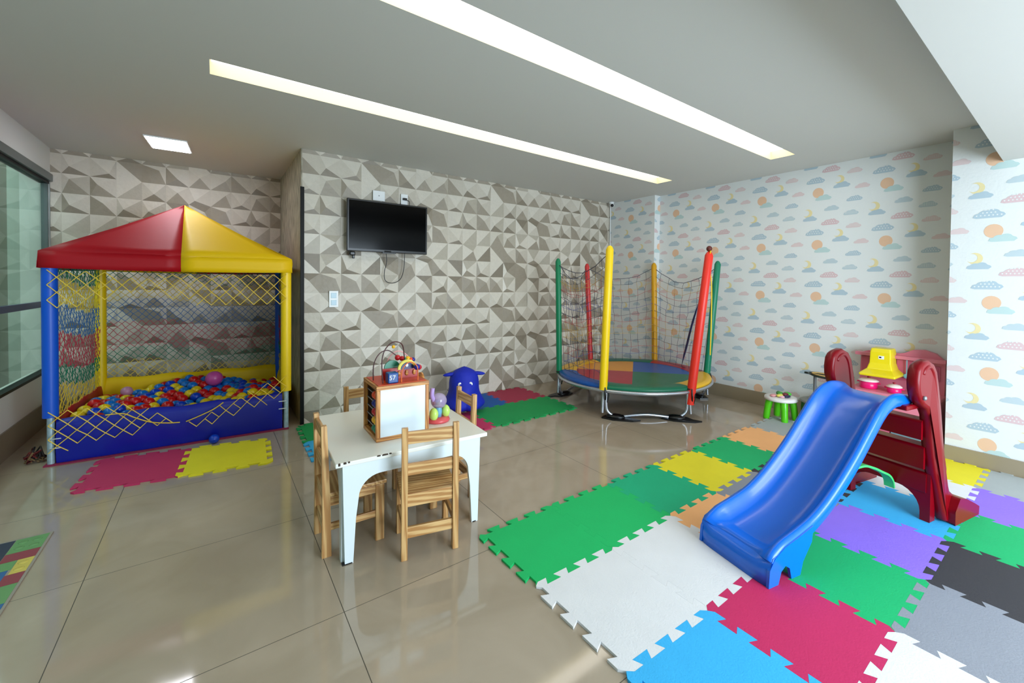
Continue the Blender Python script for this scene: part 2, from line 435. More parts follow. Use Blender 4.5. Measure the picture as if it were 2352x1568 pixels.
cloudwall(mb, YP, YB, 0, HC, lambda u, v, l: (XP-l, u, v), 0.12, 0.0)
cloudwall(mb, XP, XR, 0, HC, lambda u, v, l: (XP+XR-u, YP-l, v) if False else (u, YP-l, v), 0.3, 0.1)
struct(mb.build('wall_right_pillar'), 'shallow corner pillar papered with pastel clouds')
mb = MB(); mb.box((XC, YR, 0), (XC+0.35, YC, HC), PB)
cloudwall(mb, YR, YC, 0, HC, lambda u, v, l: (XC-l, u, v), 0.465-1.215+0.59, 1.844-2.398+0.552)
struct(mb.build('wall_right_column'), 'near column papered with pastel clouds')

# ---- skirting
mSK = mat('skirting_tile', (150, 136, 112), 0.25, noise=0.05, nscale=4)
def skirt(name, pts, h=0.16, th=0.012, label=None):
    mb = MB()
    for (x0, y0), (x1, y1) in pts:
        mb.box((min(x0, x1)-(0 if x0 != x1 else th), min(y0, y1)-(0 if y0 != y1 else th), 0), (max(x0, x1), max(y0, y1), h), mSK)
        if x0 == x1:
            y = min(y0, y1)+0.55
            while y < max(y0, y1):
                mb.box((x0-th-0.0006, y-0.0015, 0), (x0-th, y+0.0015, h), mDARK); y += 0.93
    o = mb.build(name); struct(o, label); return o
skirt('baseboard_right', [((XR-0.0025, YC), (XR-0.0025, YP))], 0.155, label='tiled beige skirting under the cloud wallpaper')
skirt('baseboard_pillar', [((XP-0.0025, YP), (XP-0.0025, YB-0.003))], 0.155)
skirt('baseboard_column', [((XC-0.0025, YR+0.15), (XC-0.0025, YC))], 0.125)

# ---- left side: low wall, long window, skirting
mb = MB(); mb.box((XL-T, YR, 0), (XL, YA+0.019, 0.485), mPAINT); mb.box((XL-T, YR, 2.42), (XL, YA+0.019, HC), mPAINT)
struct(mb.build('wall_left'), 'white low wall and header around the long left window')
o = MB().box((XL, YR, 0), (XL+0.012, YA, 0.215), mat('skirt_brown', (122, 108, 88), 0.3, noise=0.1, nscale=3)).build('baseboard_left'); struct(o)
mFR = mat('window_frame', (95, 104, 102), 0.35, metal=0.3)
wn = MB(); wn.box((XL-0.07, YR+0.01, 2.35), (XL+0.02, YA, 2.42), mFR); wn.box((XL-0.07, YR+0.01, 2.325), (XL-0.005, YA, 2.35), mDARK)
wn.box((XL-0.06, YR+0.01, 0.486), (XL+0.003, YA, 0.51), mDARK)
for y, ww in ((6.325, 0.02), (3.9, 0.06), (1.4, 0.06), (-1.0, 0.06)): wn.box((XL-0.055, y, 0.51), (XL-0.01, y+ww, 2.325), mFR)
wn = wn.build('window_1'); struct(wn, 'long interior window with grey metal frame')
gl = bpy.data.materials.new('window_glass'); gl.use_nodes = True; nt = gl.node_tree; nt.nodes.clear()
out = nt.nodes.new('ShaderNodeOutputMaterial'); mixs = nt.nodes.new('ShaderNodeMixShader'); tr = nt.nodes.new('ShaderNodeBsdfTransparent'); gs = nt.nodes.new('ShaderNodeBsdfGlossy')
tr.inputs[0].default_value = (0.80, 0.90, 0.86, 1); gs.inputs['Roughness'].default_value = 0.02; lw = nt.nodes.new('ShaderNodeLayerWeight'); lw.inputs['Blend'].default_value = 0.5; pw = nt.nodes.new('ShaderNodeMath'); pw.operation = 'POWER'; pw.inputs[1].default_value = 5.0
nt.links.new(lw.outputs['Facing'], pw.inputs[0]); fr = nt.nodes.new('ShaderNodeMath'); fr.operation = 'MULTIPLY_ADD'; fr.inputs[1].default_value = 0.55; fr.inputs[2].default_value = 0.03
nt.links.new(pw.outputs[0], fr.inputs[0]); nt.links.new(fr.outputs[0], mixs.inputs[0]); nt.links.new(tr.outputs[0], mixs.inputs[1]); nt.links.new(gs.outputs[0], mixs.inputs[2]); nt.links.new(mixs.outputs[0], out.inputs[0])
MATS['glass'] = gl
MB().box((XL-0.038, YR+0.02, 0.51), (XL-0.032, YA-0.02, 2.325), gl).build('pane', wn)
MB().box((XL-0.03, YR+0.02, 1.12), (XL-0.012, YA-0.02, 1.175), mat('band_blue', (28, 40, 92), 0.4)).build('blue_band', wn)
# what stands outside that window
mOUT = mat('outside_render', (150, 168, 160), 0.8, noise=0.10, nscale=2); mOUTd = mat('outside_dark', (98, 100, 88), 0.8, noise=0.06, nscale=3); mOUTp = mat('outside_pale', (160, 170, 160), 0.8, noise=0.05, nscale=3)
mb = MB(); mb.box((-3.4, YR, 0), (-3.25, 8.0, 3.2), mOUT)
mb.box((-3.25, 8.0, 0), (-1.4, 8.15, 3.2), mOUT)
mb.box((-1.62, 6.65, 0), (-1.42, 6.85, 3.2), mOUTp); mb.box((-1.86, 7.3, 0), (-1.64, 7.5, 3.2), mOUTd)
struct(mb.build('wall_outer'), 'rendered wall across the passage outside the window')

# ---- wall behind the camera with a wide opening
mb = MB()
mb.box((XL-0.1, YR-0.1, 0), (1.1, YR, HC), mPAINT); mb.box((4.68, YR-0.1, 0), (XR+0.3, YR, HC), mPAINT); mb.box((1.1, YR-0.1, 2.3), (4.68, YR, HC), mPAINT)
mb.box((1.1, YR-0.1, 0), (4.68, YR, 0.12), mPAINT)
struct(mb.build('wall_rear'))
mb = MB()
for x in (1.1, 2.27, 3.45, 4.62): mb.box((x, YR-0.08, 0.12), (x+0.06, YR-0.02, 2.3), mFR)
mb.box((1.1, YR-0.08, 2.24), (4.68, YR-0.02, 2.3), mFR); mb.box((1.1, YR-0.08, 0.12), (4.68, YR-0.02, 0.18), mFR)
struct(mb.build('window_2'))

# ================================================================== foam puzzle mats
def rgbmat(n, c, rough=0.75): return mat('mat_'+n, c, rough, noise=0.06, nscale=6, bump=0.12, bscale=140)
MC = dict(green=rgbmat('green', (0, 176, 104)), leaf=rgbmat('leaf', (0, 182, 98)), teal=rgbmat('teal', (0, 172, 122)), yellow=rgbmat('yellow', (232, 218, 32)), orange=rgbmat('orange', (250, 184, 122)),
          gray=rgbmat('gray', (140, 143, 152)), pale=rgbmat('pale', (168, 174, 174)), white=rgbmat('white', (224, 224, 226)), black=rgbmat('black', (52, 50, 54)), blue=rgbmat('blue', (52, 176, 236)), purple=rgbmat('purple', (146, 112, 232)),
          crimson=rgbmat('crimson', (196, 34, 92)), pink=rgbmat('pink', (190, 44, 92)), royal=rgbmat('royal', (0, 88, 170)), rose=rgbmat('rose', (168, 44, 74)), dgreen=rgbmat('dgreen', (0, 150, 76)))
def edge_line(a, b, sgn=1, n=8, d=0.019, s=0.009):
    a, b = Vector(a), Vector(b); t = b-a; L = t.length; t.normalize(); nn = Vector((-t.y, t.x)); P = [a]
    for k in range(n):
        e = sgn*(1 if k % 2 == 0 else -1)*d
        t0, t1 = k*L/n, (k+1)*L/n
        P.append(a+t*(t0-(s if k else -0.024))+nn*e); P.append(a+t*(t1+(s if k < n-1 else -0.024))+nn*e)
    P.append(b); return P
def puzzle(nodes, cells, z0=0.0005, th=0.011, grid_label=''):
    He, Ve = {}, {}
    for (i, j) in nodes:
        if (i+1, j) in nodes: He[(i, j)] = edge_line(nodes[(i, j)], nodes[(i+1, j)], 1 if (i+j) % 2 else -1)
        if (i, j+1) in nodes: Ve[(i, j)] = edge_line(nodes[(i, j)], nodes[(i, j+1)], 1 if (i+j) % 2 else -1)
    for (i, j), (colr, label) in cells.items():
        P = He[(i, j)][:-1]+Ve[(i+1, j)][:-1]+He[(i, j+1)][::-1][:-1]+Ve[(i, j)][::-1][:-1]
        c = sum((Vector(p) for p in P), Vector((0, 0)))/len(P)
        P = [tuple(p-c) for p in P]
        # tiny gap to the neighbours
        ar = sum(P[k][0]*P[(k+1) % len(P)][1]-P[(k+1) % len(P)][0]*P[k][1] for k in range(len(P)))
        if ar < 0: P = P[::-1]
        Q = []
        for k in range(len(P)):
            p = Vector(P[k]); pa = Vector(P[k-1]); pb = Vector(P[(k+1) % len(P)])
            e1 = (p-pa).normalized(); e2 = (pb-p).normalized(); nrm = Vector((-(e1.y+e2.y), e1.x+e2.x))
            if nrm.length > 1e-6: nrm.normalize()
            Q.append(tuple(p+nrm*0.0005))
        o = MB().prism(Q, 0, th, MC[colr]).build('foam_mat', bev=0.0016, seg=1)
        o.location = (c.x, c.y, z0)
        tag(o, label, 'foam mat', 'interlocking foam floor mats')
nx = [1.152+0.5035*i for i in range(8)]; ny = [2.05, 1.53, 0.98, 0.455, -0.07]
nx[7] = 4.69
nodes = {(i, j): (nx[i], ny[j]) for i in range(8) for j in range(5)}
nodes[(0, 2)] = (1.162, 1.0); nodes[(0, 1)] = (1.158, 1.54)
# j runs towards the camera
cells = {(0, 0): ('leaf', 'bright green foam mat at the corner of the play area closest to the table'),
         (1, 0): ('leaf', 'bright green foam mat, second from the table along the row of greens'),
         (2, 0): ('teal', 'teal green foam mat beside the yellow one, left of the slide'),
         (3, 0): ('yellow', 'yellow foam mat between two green ones left of the slide'),
         (4, 0): ('green', 'green foam mat between the yellow and the big orange mat'),
         (5, 0): ('orange', 'orange foam mat beyond the green ones, near the small green legged stool'),
         (6, 0): ('pale', 'pale grey foam mat in front of the small green legged stool'),
         (0, 1): ('white', 'white foam mat with a free toothed edge on the bare floor'),
         (1, 1): ('white', 'white foam mat that the foot of the blue slide touches'),
         (2, 1): ('orange', 'orange foam mat partly hidden by the foot of the blue slide'),
         (3, 1): ('gray', 'grey foam mat mostly hidden under the blue slide'),
         (4, 1): ('black', 'black foam mat under the upper part of the slide'),
         (5, 1): ('white', 'white foam mat behind the lowest ladder step'),
         (0, 2): ('blue', 'bright blue foam mat cut by the bottom edge of the photo'),
         (1, 2): ('crimson', 'crimson foam mat in front of the slide'),
         (2, 2): ('green', 'large looking green foam mat right of the slide foot, next to the crimson mat'),
         (3, 2): ('purple', 'purple foam mat alongside the slide between green and light blue'),
         (4, 2): ('blue', 'light blue foam mat under the ladder'),
         (5, 2): ('white', 'white foam mat behind the near ladder foot'),
         (6, 2): ('yellow', 'yellow foam mat against the skirting behind the ladder'),
         (1, 3): ('white', 'white foam mat at the bottom right corner next to the crimson mat'),
         (2, 3): ('gray', 'medium grey foam mat at the lower right'),
         (3, 3): ('black', 'black foam mat at the right between green and grey'),
         (4, 3): ('green', 'green foam mat right of the near ladder foot'),
         (5, 3): ('purple', 'purple foam mat at the right edge beyond the ladder'),
         (6, 3): ('pale', 'pale grey foam mat at the right edge beside the skirting')}
puzzle(nodes, cells)
# group by the back wall near the blue animal seat
bx = [1.62, 2.15, 2.68, 3.21]; by = [3.53, 4.12, 4.685]
nd = {(i, j): (bx[i], by[j]) for i in range(4) for j in range(3)}
def puz2(nd, cl):
    # rows run away from the camera here: flip so polygons close properly
    He, Ve = {}, {}
    puzzle(nd, cl)
puz2(nd, {(0, 0): ('pink', 'pink foam mat in front of the blue animal seat'), (1, 0): ('dgreen', 'green foam mat right in front of the blue animal seat'), (2, 0): ('dgreen', 'green foam mat nearest the trampoline'),
          (1, 1): ('royal', 'deep blue foam mat beside the blue animal seat at the wall'), (2, 1): ('rose', 'dark rose foam mat against the patterned back wall')})
puz2({(0, 0): (0.605, 3.62), (1, 0): (1.12, 3.62), (0, 1): (0.612, 4.13), (1, 1): (1.12, 4.13), (0, 2): (0.625, 4.66), (1, 2): (1.12, 4.66)},
     {(0, 0): ('blue', 'light blue foam mat behind the left chair'), (0, 1): ('dgreen', 'green foam mat at the foot of the black corner strip')})
puz2({(0, 0): (-0.74, 4.055), (1, 0): (-0.205, 3.94), (2, 0): (0.335, 3.85), (0, 1): (-0.69, 4.655), (1, 1): (-0.165, 4.555), (2, 1): (0.365, 4.435)},
     {(0, 0): ('pink', 'pink foam mat in front of the ball pit'), (1, 0): ('yellow', 'yellow foam mat in front of the ball pit')})

# colourful toy-brick print mat at the left edge
t = MB(); t.box((-1.17, 2.45, 0.0005), (-0.70, 3.50, 0.006), mat('play_mat_base', (150, 140, 128), 0.5))
PC = [mat('pm_green', (98, 150, 88), 0.5), mat('pm_red', (140, 48, 60), 0.5), mat('pm_yellow', (205, 185, 80), 0.5), mat('pm_blue', (28, 92, 150), 0.5), mat('pm_navy', (26, 38, 62), 0.5)]
def patch(x0, y0, x1, y1, m, z=0.0068): t.box((x0+0.025, y0, 0.006), (x1+0.025, y1, z), m)
patch(-1.2, 3.26, -0.855, 3.485, PC[4]); patch(-0.853, 3.33, -0.735, 3.485, PC[0]); patch(-0.853, 3.24, -0.735, 3.328, PC[1]); patch(-0.79, 3.10, -0.735, 3.238, PC[2]); patch(-0.86, 3.15, -0.792, 3.238, PC[0])
patch(-0.95, 3.02, -0.80, 3.148, PC[3]); patch(-0.80, 3.0, -0.735, 3.098, PC[1]); patch(-0.95, 2.84, -0.735, 2.998, PC[0]); patch(-0.95, 2.66, -0.735, 2.838, PC[3]); patch(-0.95, 2.5, -0.735, 2.658, PC[2])
patch(-1.2, 3.02, -0.952, 3.258, PC[0]); patch(-1.2, 2.76, -0.952, 3.018, PC[1]); patch(-1.2, 2.5, -0.952, 2.758, PC[3])
for (a, bb, m) in ((-0.82, 3.44, 0), (-0.77, 3.44, 0), (-0.82, 3.38, 0), (-0.77, 3.38, 0), (-0.765, 3.2, 2), (-0.765, 3.14, 2), (-0.85, 2.95, 0), (-0.80, 2.90, 0), (-0.9, 3.07, 3), (-0.84, 3.09, 3)):
    t.lathe([(0.018, 0.0068), (0.016, 0.0078), (0, 0.0079)], PC[m], 12, (a+0.025, bb))
tag(t.build('play_mat'), 'colourful printed play mat with green, red, yellow and blue bricks at the left edge', 'play mat')
# ================================================================== ball pit
PW, PD = 1.5, 1.28
bp_ = thing('ball_pit', 'covered square ball pit with red and yellow tent roof, coloured nets and blue padded front', 'ball pit', (-0.965, 4.775, 0), math.radians(-3.4))
corner = [(0, 0), (PW, 0), (PW, PD), (0, PD)]
pcol = [mBLUp, mYELp, mBLUp, mYELp]
for (x, y), m in zip(corner, pcol):
    mb = MB(); mb.tube([(x, y, 0.36 if y == 0 else 0.02), (x, y, 1.0), (x, y, 1.5)], 0.043, m, 14)
    mb.build('post_sleeve', bp_)
    if y == 0: MB().tube([(x, y, 0.0), (x, y, 0.37)], 0.021, mPIPE, 10).build('steel_post', bp_)
# padded walls
def pad(a, b_, m, name, h=0.335, th=0.03):
    (x0, y0), (x1, y1) = a, b_; d = Vector((x1-x0, y1-y0)); L = d.length; an = math.atan2(d.y, d.x)
    Tm = Matrix.Translation((x0, y0, 0)) @ Matrix.Rotation(an, 4, 'Z')
    mb = MB(); NX = 24; vs = []; fs = []
    for side in (0, 1):
        for i in range(NX+1):
            for k in range(7):
                z = 0.012+(h-0.012)*k/6; bul = 0.012*math.sin(PI*k/6)+0.003*math.sin(i*1.7+k)
                top = 0 if k < 6 else 0.008*math.sin(i*0.9)
                vs.append((0.03+(L-0.06)*i/NX, (-1 if side == 0 else 1)*(th/2+bul) if k < 6 else (-1 if side == 0 else 1)*th/3, z+top))
    o1 = 7*(NX+1)
    for i in range(NX):
        for k in range(6):
            a0 = i*7+k; fs.append((a0, a0+7, a0+8, a0+1)); b0 = o1+a0; fs.append((b0+1, b0+8, b0+7, b0))
        fs.append((i*7+6, (i+1)*7+6, o1+(i+1)*7+6, o1+i*7+6))
    mb.add(vs, fs, m, True, Tm); return mb.build(name, bp_)
fp = pad((0, 0), (PW, 0), mBLU, 'front_panel'); fp['label'] = 'dark blue padded front wall'
pad((PW, 0), (PW, PD), mYEL, 'side_panel'); pad((PW, PD), (0, PD), mYEL, 'back_panel', 0.40); pad((0, PD), (0, 0), mRED, 'side_panel')
MB().box((0.03, 0.03, 0.012), (PW-0.03, PD-0.03, 0.17), mBLU).build('floor_pad', bp_)
MB().box((-0.03, -0.045, 0.001), (PW+0.02, PD, 0.010), mat('pit_rug', (140, 30, 70), 0.8)).build('base_mat', bp_)
# white ties
for x, zs in ((0, (0.13, 0.20)), (PW, (0.20, 0.27))):
    for z in zs: MB().tube([(x+(0.06 if x == 0 else -0.06), -0.035, z), (x, -0.028, z-0.003), (x+(0.03 if x == 0 else -0.03), 0.03, z)], 0.004, mWHITE, 6).build('tie_cord', bp_)
# roof: pyramid with valance, eight cloth panels, slightly sagging
ZV, ZE, ZT = 1.475, 1.60, 2.105
ap = Vector((PW/2-0.04, PD/2-0.06, ZT)); ov = 0.045
cn = [Vector((-ov, -ov, ZE)), Vector((PW+ov, -ov, ZE)), Vector((PW+ov*0.4, PD+ov, ZE)), Vector((-ov, PD+ov, ZE))]
rc = [(mRED, mYEL), (mYEL, mRED), (mRED, mYEL), (mBLU, mRED)]
for s in range(4):
    A, B = cn[s], cn[(s+1) % 4]
    for hlf in (0, 1):
        m = rc[s][hlf]; mb = MB(); N = 8; vs = []; fs = []
        for q in range(N+1):                      # q: eave -> apex
            tq = q/N
            for k in range(N+1):
                u = (hlf+k/N)/2
                e = A.lerp(B, u); p = e.lerp(ap, tq)
                ridge = abs(2*u-1)
                p = p+Vector((0, 0, -0.014*math.sin(PI*min(1, tq*1.1))*(1-0.55*(1-ridge))*(0.9)))
                if 0 < q: p.z += 0.006*math.sin(11*u+5*tq)*(1-tq)
                vs.append(p)
        for q in range(N):
            for k in range(N):
                a0 = q*(N+1)+k; fs.append((a0, a0+1, a0+N+2, a0+N+1))
        nrmo = Vector(((B-A).y, -(B-A).x, 0)).normalized()
        o0 = len(vs)
        for r in range(4):
            for k in range(N+1):
                u = (hlf+k/N)/2; e = A.lerp(B, u); tt = r/3
                sag = 0.012*math.sin(PI*u)
                vs.append(Vector((e.x, e.y, ZE+(ZV-ZE)*tt))+nrmo*(0.006*math.sin(9*u+2*r)*tt+0.004)+Vector((0, 0, -sag*tt)))
        for k in range(N+1): vs[o0+k] = vs[k]
        for r in range(3):
            for k in range(N):
                a0 = o0+r*(N+1)+k; fs.append((a0+N+1, a0+N+2, a0+1, a0))
        mb.add(vs, fs, m, True); o = mb.build('roof_panel', bp_); md = o.modifiers.new('s', 'SOLIDIFY'); md.thickness = 0.002; md.offset = -1
        o['label'] = {mRED: 'red', mYEL: 'yellow', mBLU: 'blue'}[m]+' cloth roof panel'
mb = MB(); cc = [(0, 0), (PW, 0), (PW, PD), (0, PD)]
for k in range(4):
    a, b_ = cc[k], cc[(k+1) % 4]; mb.tube([(*a, 1.50), (*b_, 1.50)], 0.017, mPIPE, 8)
mb.build('top_frame', bp_)
# nets
NG, NY, NB, NR = mat('net_green', (20, 120, 90), 0.6), mat('net_yellow', (226, 190, 60), 0.6), mat('net_blue', (60, 110, 170), 0.6), mat('net_red', (190, 60, 80), 0.6)
def net(name, A, B, z0, z1, cw, ch, colf, keep=None, r=0.0017, warp=0.012, seed=1):
    A, B = Vector((*A, 0)), Vector((*B, 0)); d = B-A; L = d.length; n = max(1, round(L/cw)); mz = max(1, round((z1-z0)/ch)); rn = random.Random(seed); J = {}
    nrm = Vector((-d.y, d.x, 0)).normalized()
    def P(i, j):
        if (i, j) not in J:
            u = i/(2*n); v = j/(2*mz); wob = 0 if (i in (0, 2*n)) else warp
            J[(i, j)] = A+d*u+Vector((0, 0, z0+(z1-z0)*v))+nrm*rn.uniform(-wob, wob)+d.normalized()*rn.uniform(-wob, wob)*0.5+Vector((0, 0, rn.uniform(-wob, wob)*0.5-0.02*math.sin(PI*u)*(v > 0.98)))
        return J[(i, j)]
    mb = MB()
    for i in range(2*n):
        for j in range(2*mz):
            a, b_ = ((i, j), (i+1, j+1)) if (i+j) % 2 == 0 else ((i+1, j), (i, j+1))
            pa, pb = P(*a), P(*b_); um = (i+0.5)/(2*n)*L; zm = (pa.z+pb.z)/2
            if keep and not keep(um, zm): continue
            mb.tube([pa, pb], r, colf(um, zm), 3, smooth=False, caps=False)
    return mb
def bandcol(u, z):
    z += 0.05*math.sin(u*4)
    return NG if z > 1.37 else NY if z > 1.15 else NB if z > 0.93 else NR if z > 0.66 else NG if z > 0.52 else NY
net('n', (PW, PD), (0, PD), 0.38, 1.5, 0.060, 0.066, bandcol, seed=2, r=0.0030).build('back_net', bp_)
net('n', (0, PD), (0, 0), 0.33, 1.5, 0.056, 0.070, bandcol, seed=3, warp=0.006, r=0.0026).build('side_net', bp_)
net('n', (PW, 0), (PW, PD), 0.33, 1.5, 0.065, 0.08, bandcol, seed=4, r=0.0028).build('side_net', bp_)
def ftop(u, z): return z > 1.20+0.09*math.exp(-((u-0.5)/0.22)**2) and not (0.36 < u < 0.60 and z > 1.40)
def fleft(u, z): return u < 0.72 and z < 0.40-max(0, u-0.40)*0.45 and z > 0.11+0.13*u
def fright(u, z): return u > 0.80 and z < 0.19+0.34*(u-0.80)/0.70 and z > 0.14+0.20*max(0, u-0.9)/0.6
net('n', (0, -0.055), (PW, -0.055), 0.12, 1.46, 0.098, 0.115, lambda u, z: NY, ftop, 0.0034, 0.005, 5).build('front_net', bp_)['label'] = 'yellow net band under the roof edge'
nf = net('n', (0, -0.055), (PW, -0.055), 0.10, 1.44, 0.098, 0.105, lambda u, z: NY, fleft, 0.0034, 0.006, 6)
nf.tube(catm([(0.30, -0.058, 0.34), (0.40, -0.06, 0.335), (0.47, -0.06, 0.29), (0.56, -0.06, 0.24), (0.66, -0.06, 0.215), (0.74, -0.056, 0.205)], 5), 0.0045, NY, 6)
nf.build('corner_net', bp_)['label'] = 'yellow net corner hanging over the front wall at the left'
nf = net('n', (0, -0.055), (PW, -0.055), 0.10, 1.44, 0.098, 0.105, lambda u, z: NY, fright, 0.0034, 0.006, 7)
nf.tube(catm([(0.78, -0.056, 0.205), (0.86, -0.058, 0.235), (0.96, -0.06, 0.28), (1.03, -0.06, 0.33)], 5), 0.0045, NY, 6)
nf.build('corner_net', bp_)['label'] = 'yellow net corner hanging over the front wall at the right'
# balls
bp_m = bp_.matrix_basis.copy()
Mw = Matrix.Translation(Vector(bp_.location)) @ Matrix.Rotation(math.radians(-3.4), 4, 'Z')
bc = dict(red=mat('ball_red', (200, 18, 22), 0.22), blue=mat('ball_blue', (0, 110, 200), 0.22), yellow=mat('ball_yellow', (232, 196, 20), 0.22), navy=mat('ball_navy', (0, 60, 190), 0.22))
proto = {}
for n_, m in bc.items():
    me = MB().sphere((0, 0, 0), 0.045, m, 16, 10)
    proto[n_] = me.build('plastic_ball')
rn = random.Random(11); first = {k: True for k in proto}; cnt = 0
def put_ball(colr, p, label, grp):
    o = proto[colr] if first[colr] else proto[colr].copy()
    if not first[colr]: COL.objects.link(o)
    first[colr] = False; o.location = Mw @ Vector(p); o.rotation_euler = (rn.random()*3, rn.random()*3, 0); tag(o, label, 'ball', grp)
    return o
yy = 0.085; row = 0
while yy < PD-0.06 and cnt < 292:
    xx = 0.08+(row % 2)*0.042
    while xx < PW-0.06 and cnt < 292:
        c = rn.choices(['red', 'blue', 'yellow', 'navy'], [3.2+1.5*(xx < 1.0 and yy < 0.7), 2.2+1.8*(xx > 0.8 and yy > 0.5), 3.0, 1.4])[0]
        z = 0.225+0.055*math.sin(xx*5+1)*math.sin(yy*4)+0.05*yy+rn.uniform(-0.012, 0.02)
        cn_ = 'dark blue' if c == 'navy' else 'sky blue' if c == 'blue' else c
        zone = ('front', 'middle', 'back')[min(2, int(3*yy/PD))]+' '+('left', 'centre', 'right')[min(2, int(3*xx/PW))]
        if zone == 'middle centre': zone = 'very centre'
        put_ball(c, (xx+rn.uniform(-.006, .006), yy+rn.uniform(-.006, .006), z), cn_+' plastic ball at the '+zone+' of the heap in the ball pit', cn_+' balls at the '+zone+' of the ball pit')
        cnt += 1; xx += 0.0935
    yy += 0.082; row += 1
o = MB().sphere((0, 0, 0), 0.075, mat('big_pink', (205, 80, 160), 0.3), 24, 16).build('big_ball'); o.location = Mw @ Vector((0.91, 0.88, 0.375)); tag(o, 'large pink ball lying on top of the small balls in the pit', 'ball')
o = MB().sphere((0, 0, 0), 0.045, mat('pale_pink', (190, 130, 160), 0.3), 20, 12).build('plastic_ball'); o.location = Mw @ Vector((0.26, 0.85, 0.335)); tag(o, 'pale pink ball at the left side of the ball pit', 'ball')
o = MB().sphere((0, 0, 0), 0.038, bc['navy'], 20, 12).build('plastic_ball'); o.location = (-0.005, 4.60, 0.0385); tag(o, 'lone blue ball lying on the floor just outside the pit front', 'ball')
# spare net heap behind the left post
mb = MB()
for k in range(16):
    pts = [(-1.08+rn.uniform(-.05, .06), 4.92+rn.uniform(-.05, .05), 0.008+rn.random()*0.11*(1-abs(q-2)/3)) for q in range(5)]
    mb.tube(pts, 0.006, [mat('heap_red', (110, 30, 30), 0.8), mat('heap_dark', (50, 40, 40), 0.8), mat('heap_tan', (120, 95, 60), 0.8)][k % 3], 5)
tag(mb.build('net_bundle'), 'small crumpled heap of dark red netting on the floor at the left pit post', 'net')
# ================================================================== television and wall plates
t = thing('television', 'black flat television tilted down on the patterned wall', 'television', (1.465, 4.655, 1.975))
Tt = Matrix.Rotation(math.radians(0.5), 4, 'X')
MB().box((-0.418, -0.045, -0.265), (0.418, -0.012, 0.265), mBLACK, Tt, 0.006).box((-0.25, -0.012, -0.18), (0.25, 0.012, 0.18), mBLACK, Tt, 0.01).build('casing', t)
MB().box((-0.40, -0.0462, -0.238), (0.40, -0.0452, 0.25), mSCREEN, Tt).build('screen', t)
MB().box((-0.05, -0.0475, -0.262), (0.02, -0.0455, -0.245), mDARK, Tt).box((-0.07, -0.05, -0.275), (0.07, -0.02, -0.264), mBLACK, Tt).build('logo_bar', t)
MB().box((-0.12, 0.0, -0.12), (0.12, 0.045, -0.08), mBLACK).box((-0.12, 0.0, 0.08), (0.12, 0.045, 0.12), mBLACK).box((-0.14, 0.03, -0.14), (0.14, 0.052, 0.14), mBLACK).build('wall_bracket', t)
MB().box((-0.385, -0.02, -0.31), (-0.33, 0.03, -0.268), mBLACK, bev=0.01).box((-0.36, -0.015, -0.34), (-0.335, 0.02, -0.305), mBLACK, bev=0.006).build('side_bracket', t)
mb = MB()
mb.tube(catm([(-0.02, 0.0, -0.25), (-0.01, 0.01, -0.36), (-0.03, 0.02, -0.47), (-0.025, 0.02, -0.55), (0.02, 0.02, -0.585), (0.09, 0.02, -0.58), (0.15, 0.02, -0.53), (0.18, 0.02, -0.42), (0.185, 0.01, -0.25)]), 0.004, mBLACK, 6)
mb.tube(catm([(0.215, 0.03, 0.33), (0.235, 0.015, 0.31), (0.235, 0.02, 0.25)]), 0.004, mBLACK, 6)
mb.build('cable', t)
def plate(name, label, x, z, wd, h, kind):
    t = thing(name, label, 'wall plate', (x, YB-0.002, z))
    MB().box((-wd/2, -0.008, -h/2), (wd/2, 0.002, h/2), mWHITE, bev=0.003).build('cover', t)
    if kind == 'plug':
        MB().box((-0.022, -0.035, -0.012), (0.022, -0.008, 0.012), mBLACK, bev=0.004).build('plug', t)
    if kind == 'blank': MB().lathe([(0.006, 0), (0.006, 0.002), (0, 0.002)], mat('plate_grey', (170, 170, 175)), 10, T=Matrix.Translation((0, -0.0105, 0)) @ Matrix.Rotation(PI/2, 4, 'X')).build('hole_cap', t)
    if kind == 'switch':
        for zz in (-0.036, 0.036): MB().box((-0.025, -0.012, zz-0.026), (0.025, -0.0075, zz+0.026), mat('switch_blue', (170, 200, 214), 0.3), bev=0.002).build('rocker', t)
plate('wall_outlet', 'white blank wall plate above the left half of the television', 1.386, 2.318, 0.125, 0.105, 'blank')
plate('wall_outlet', 'white wall outlet with a black plug above the right half of the television', 1.66, 2.315, 0.078, 0.115, 'plug')
plate('light_switch', 'white double light switch with blue rockers left below the television', 0.948, 1.22, 0.085, 0.165, 'switch')
# surveillance camera
t = thing('security_camera', 'small white dome security camera at the ceiling corner', 'camera', (4.865, 4.62, HC))
MB().lathe([(0.04, 0), (0.04, -0.02), (0.02, -0.025), (0.015, -0.03)], mWHITE, 20).build('mount', t)
MB().sphere((0, -0.01, -0.05), 0.033, mWHITE).build('housing', t)
MB().sphere((-0.012, -0.025, -0.056), 0.025, mBLACK).build('lens', t)
MB().tube([(0.055, 0.075, -0.05), (0.058, 0.078, -0.6), (0.058, 0.078, -2.4)], 0.007, mWHITE, 6).build('cable_duct', t)

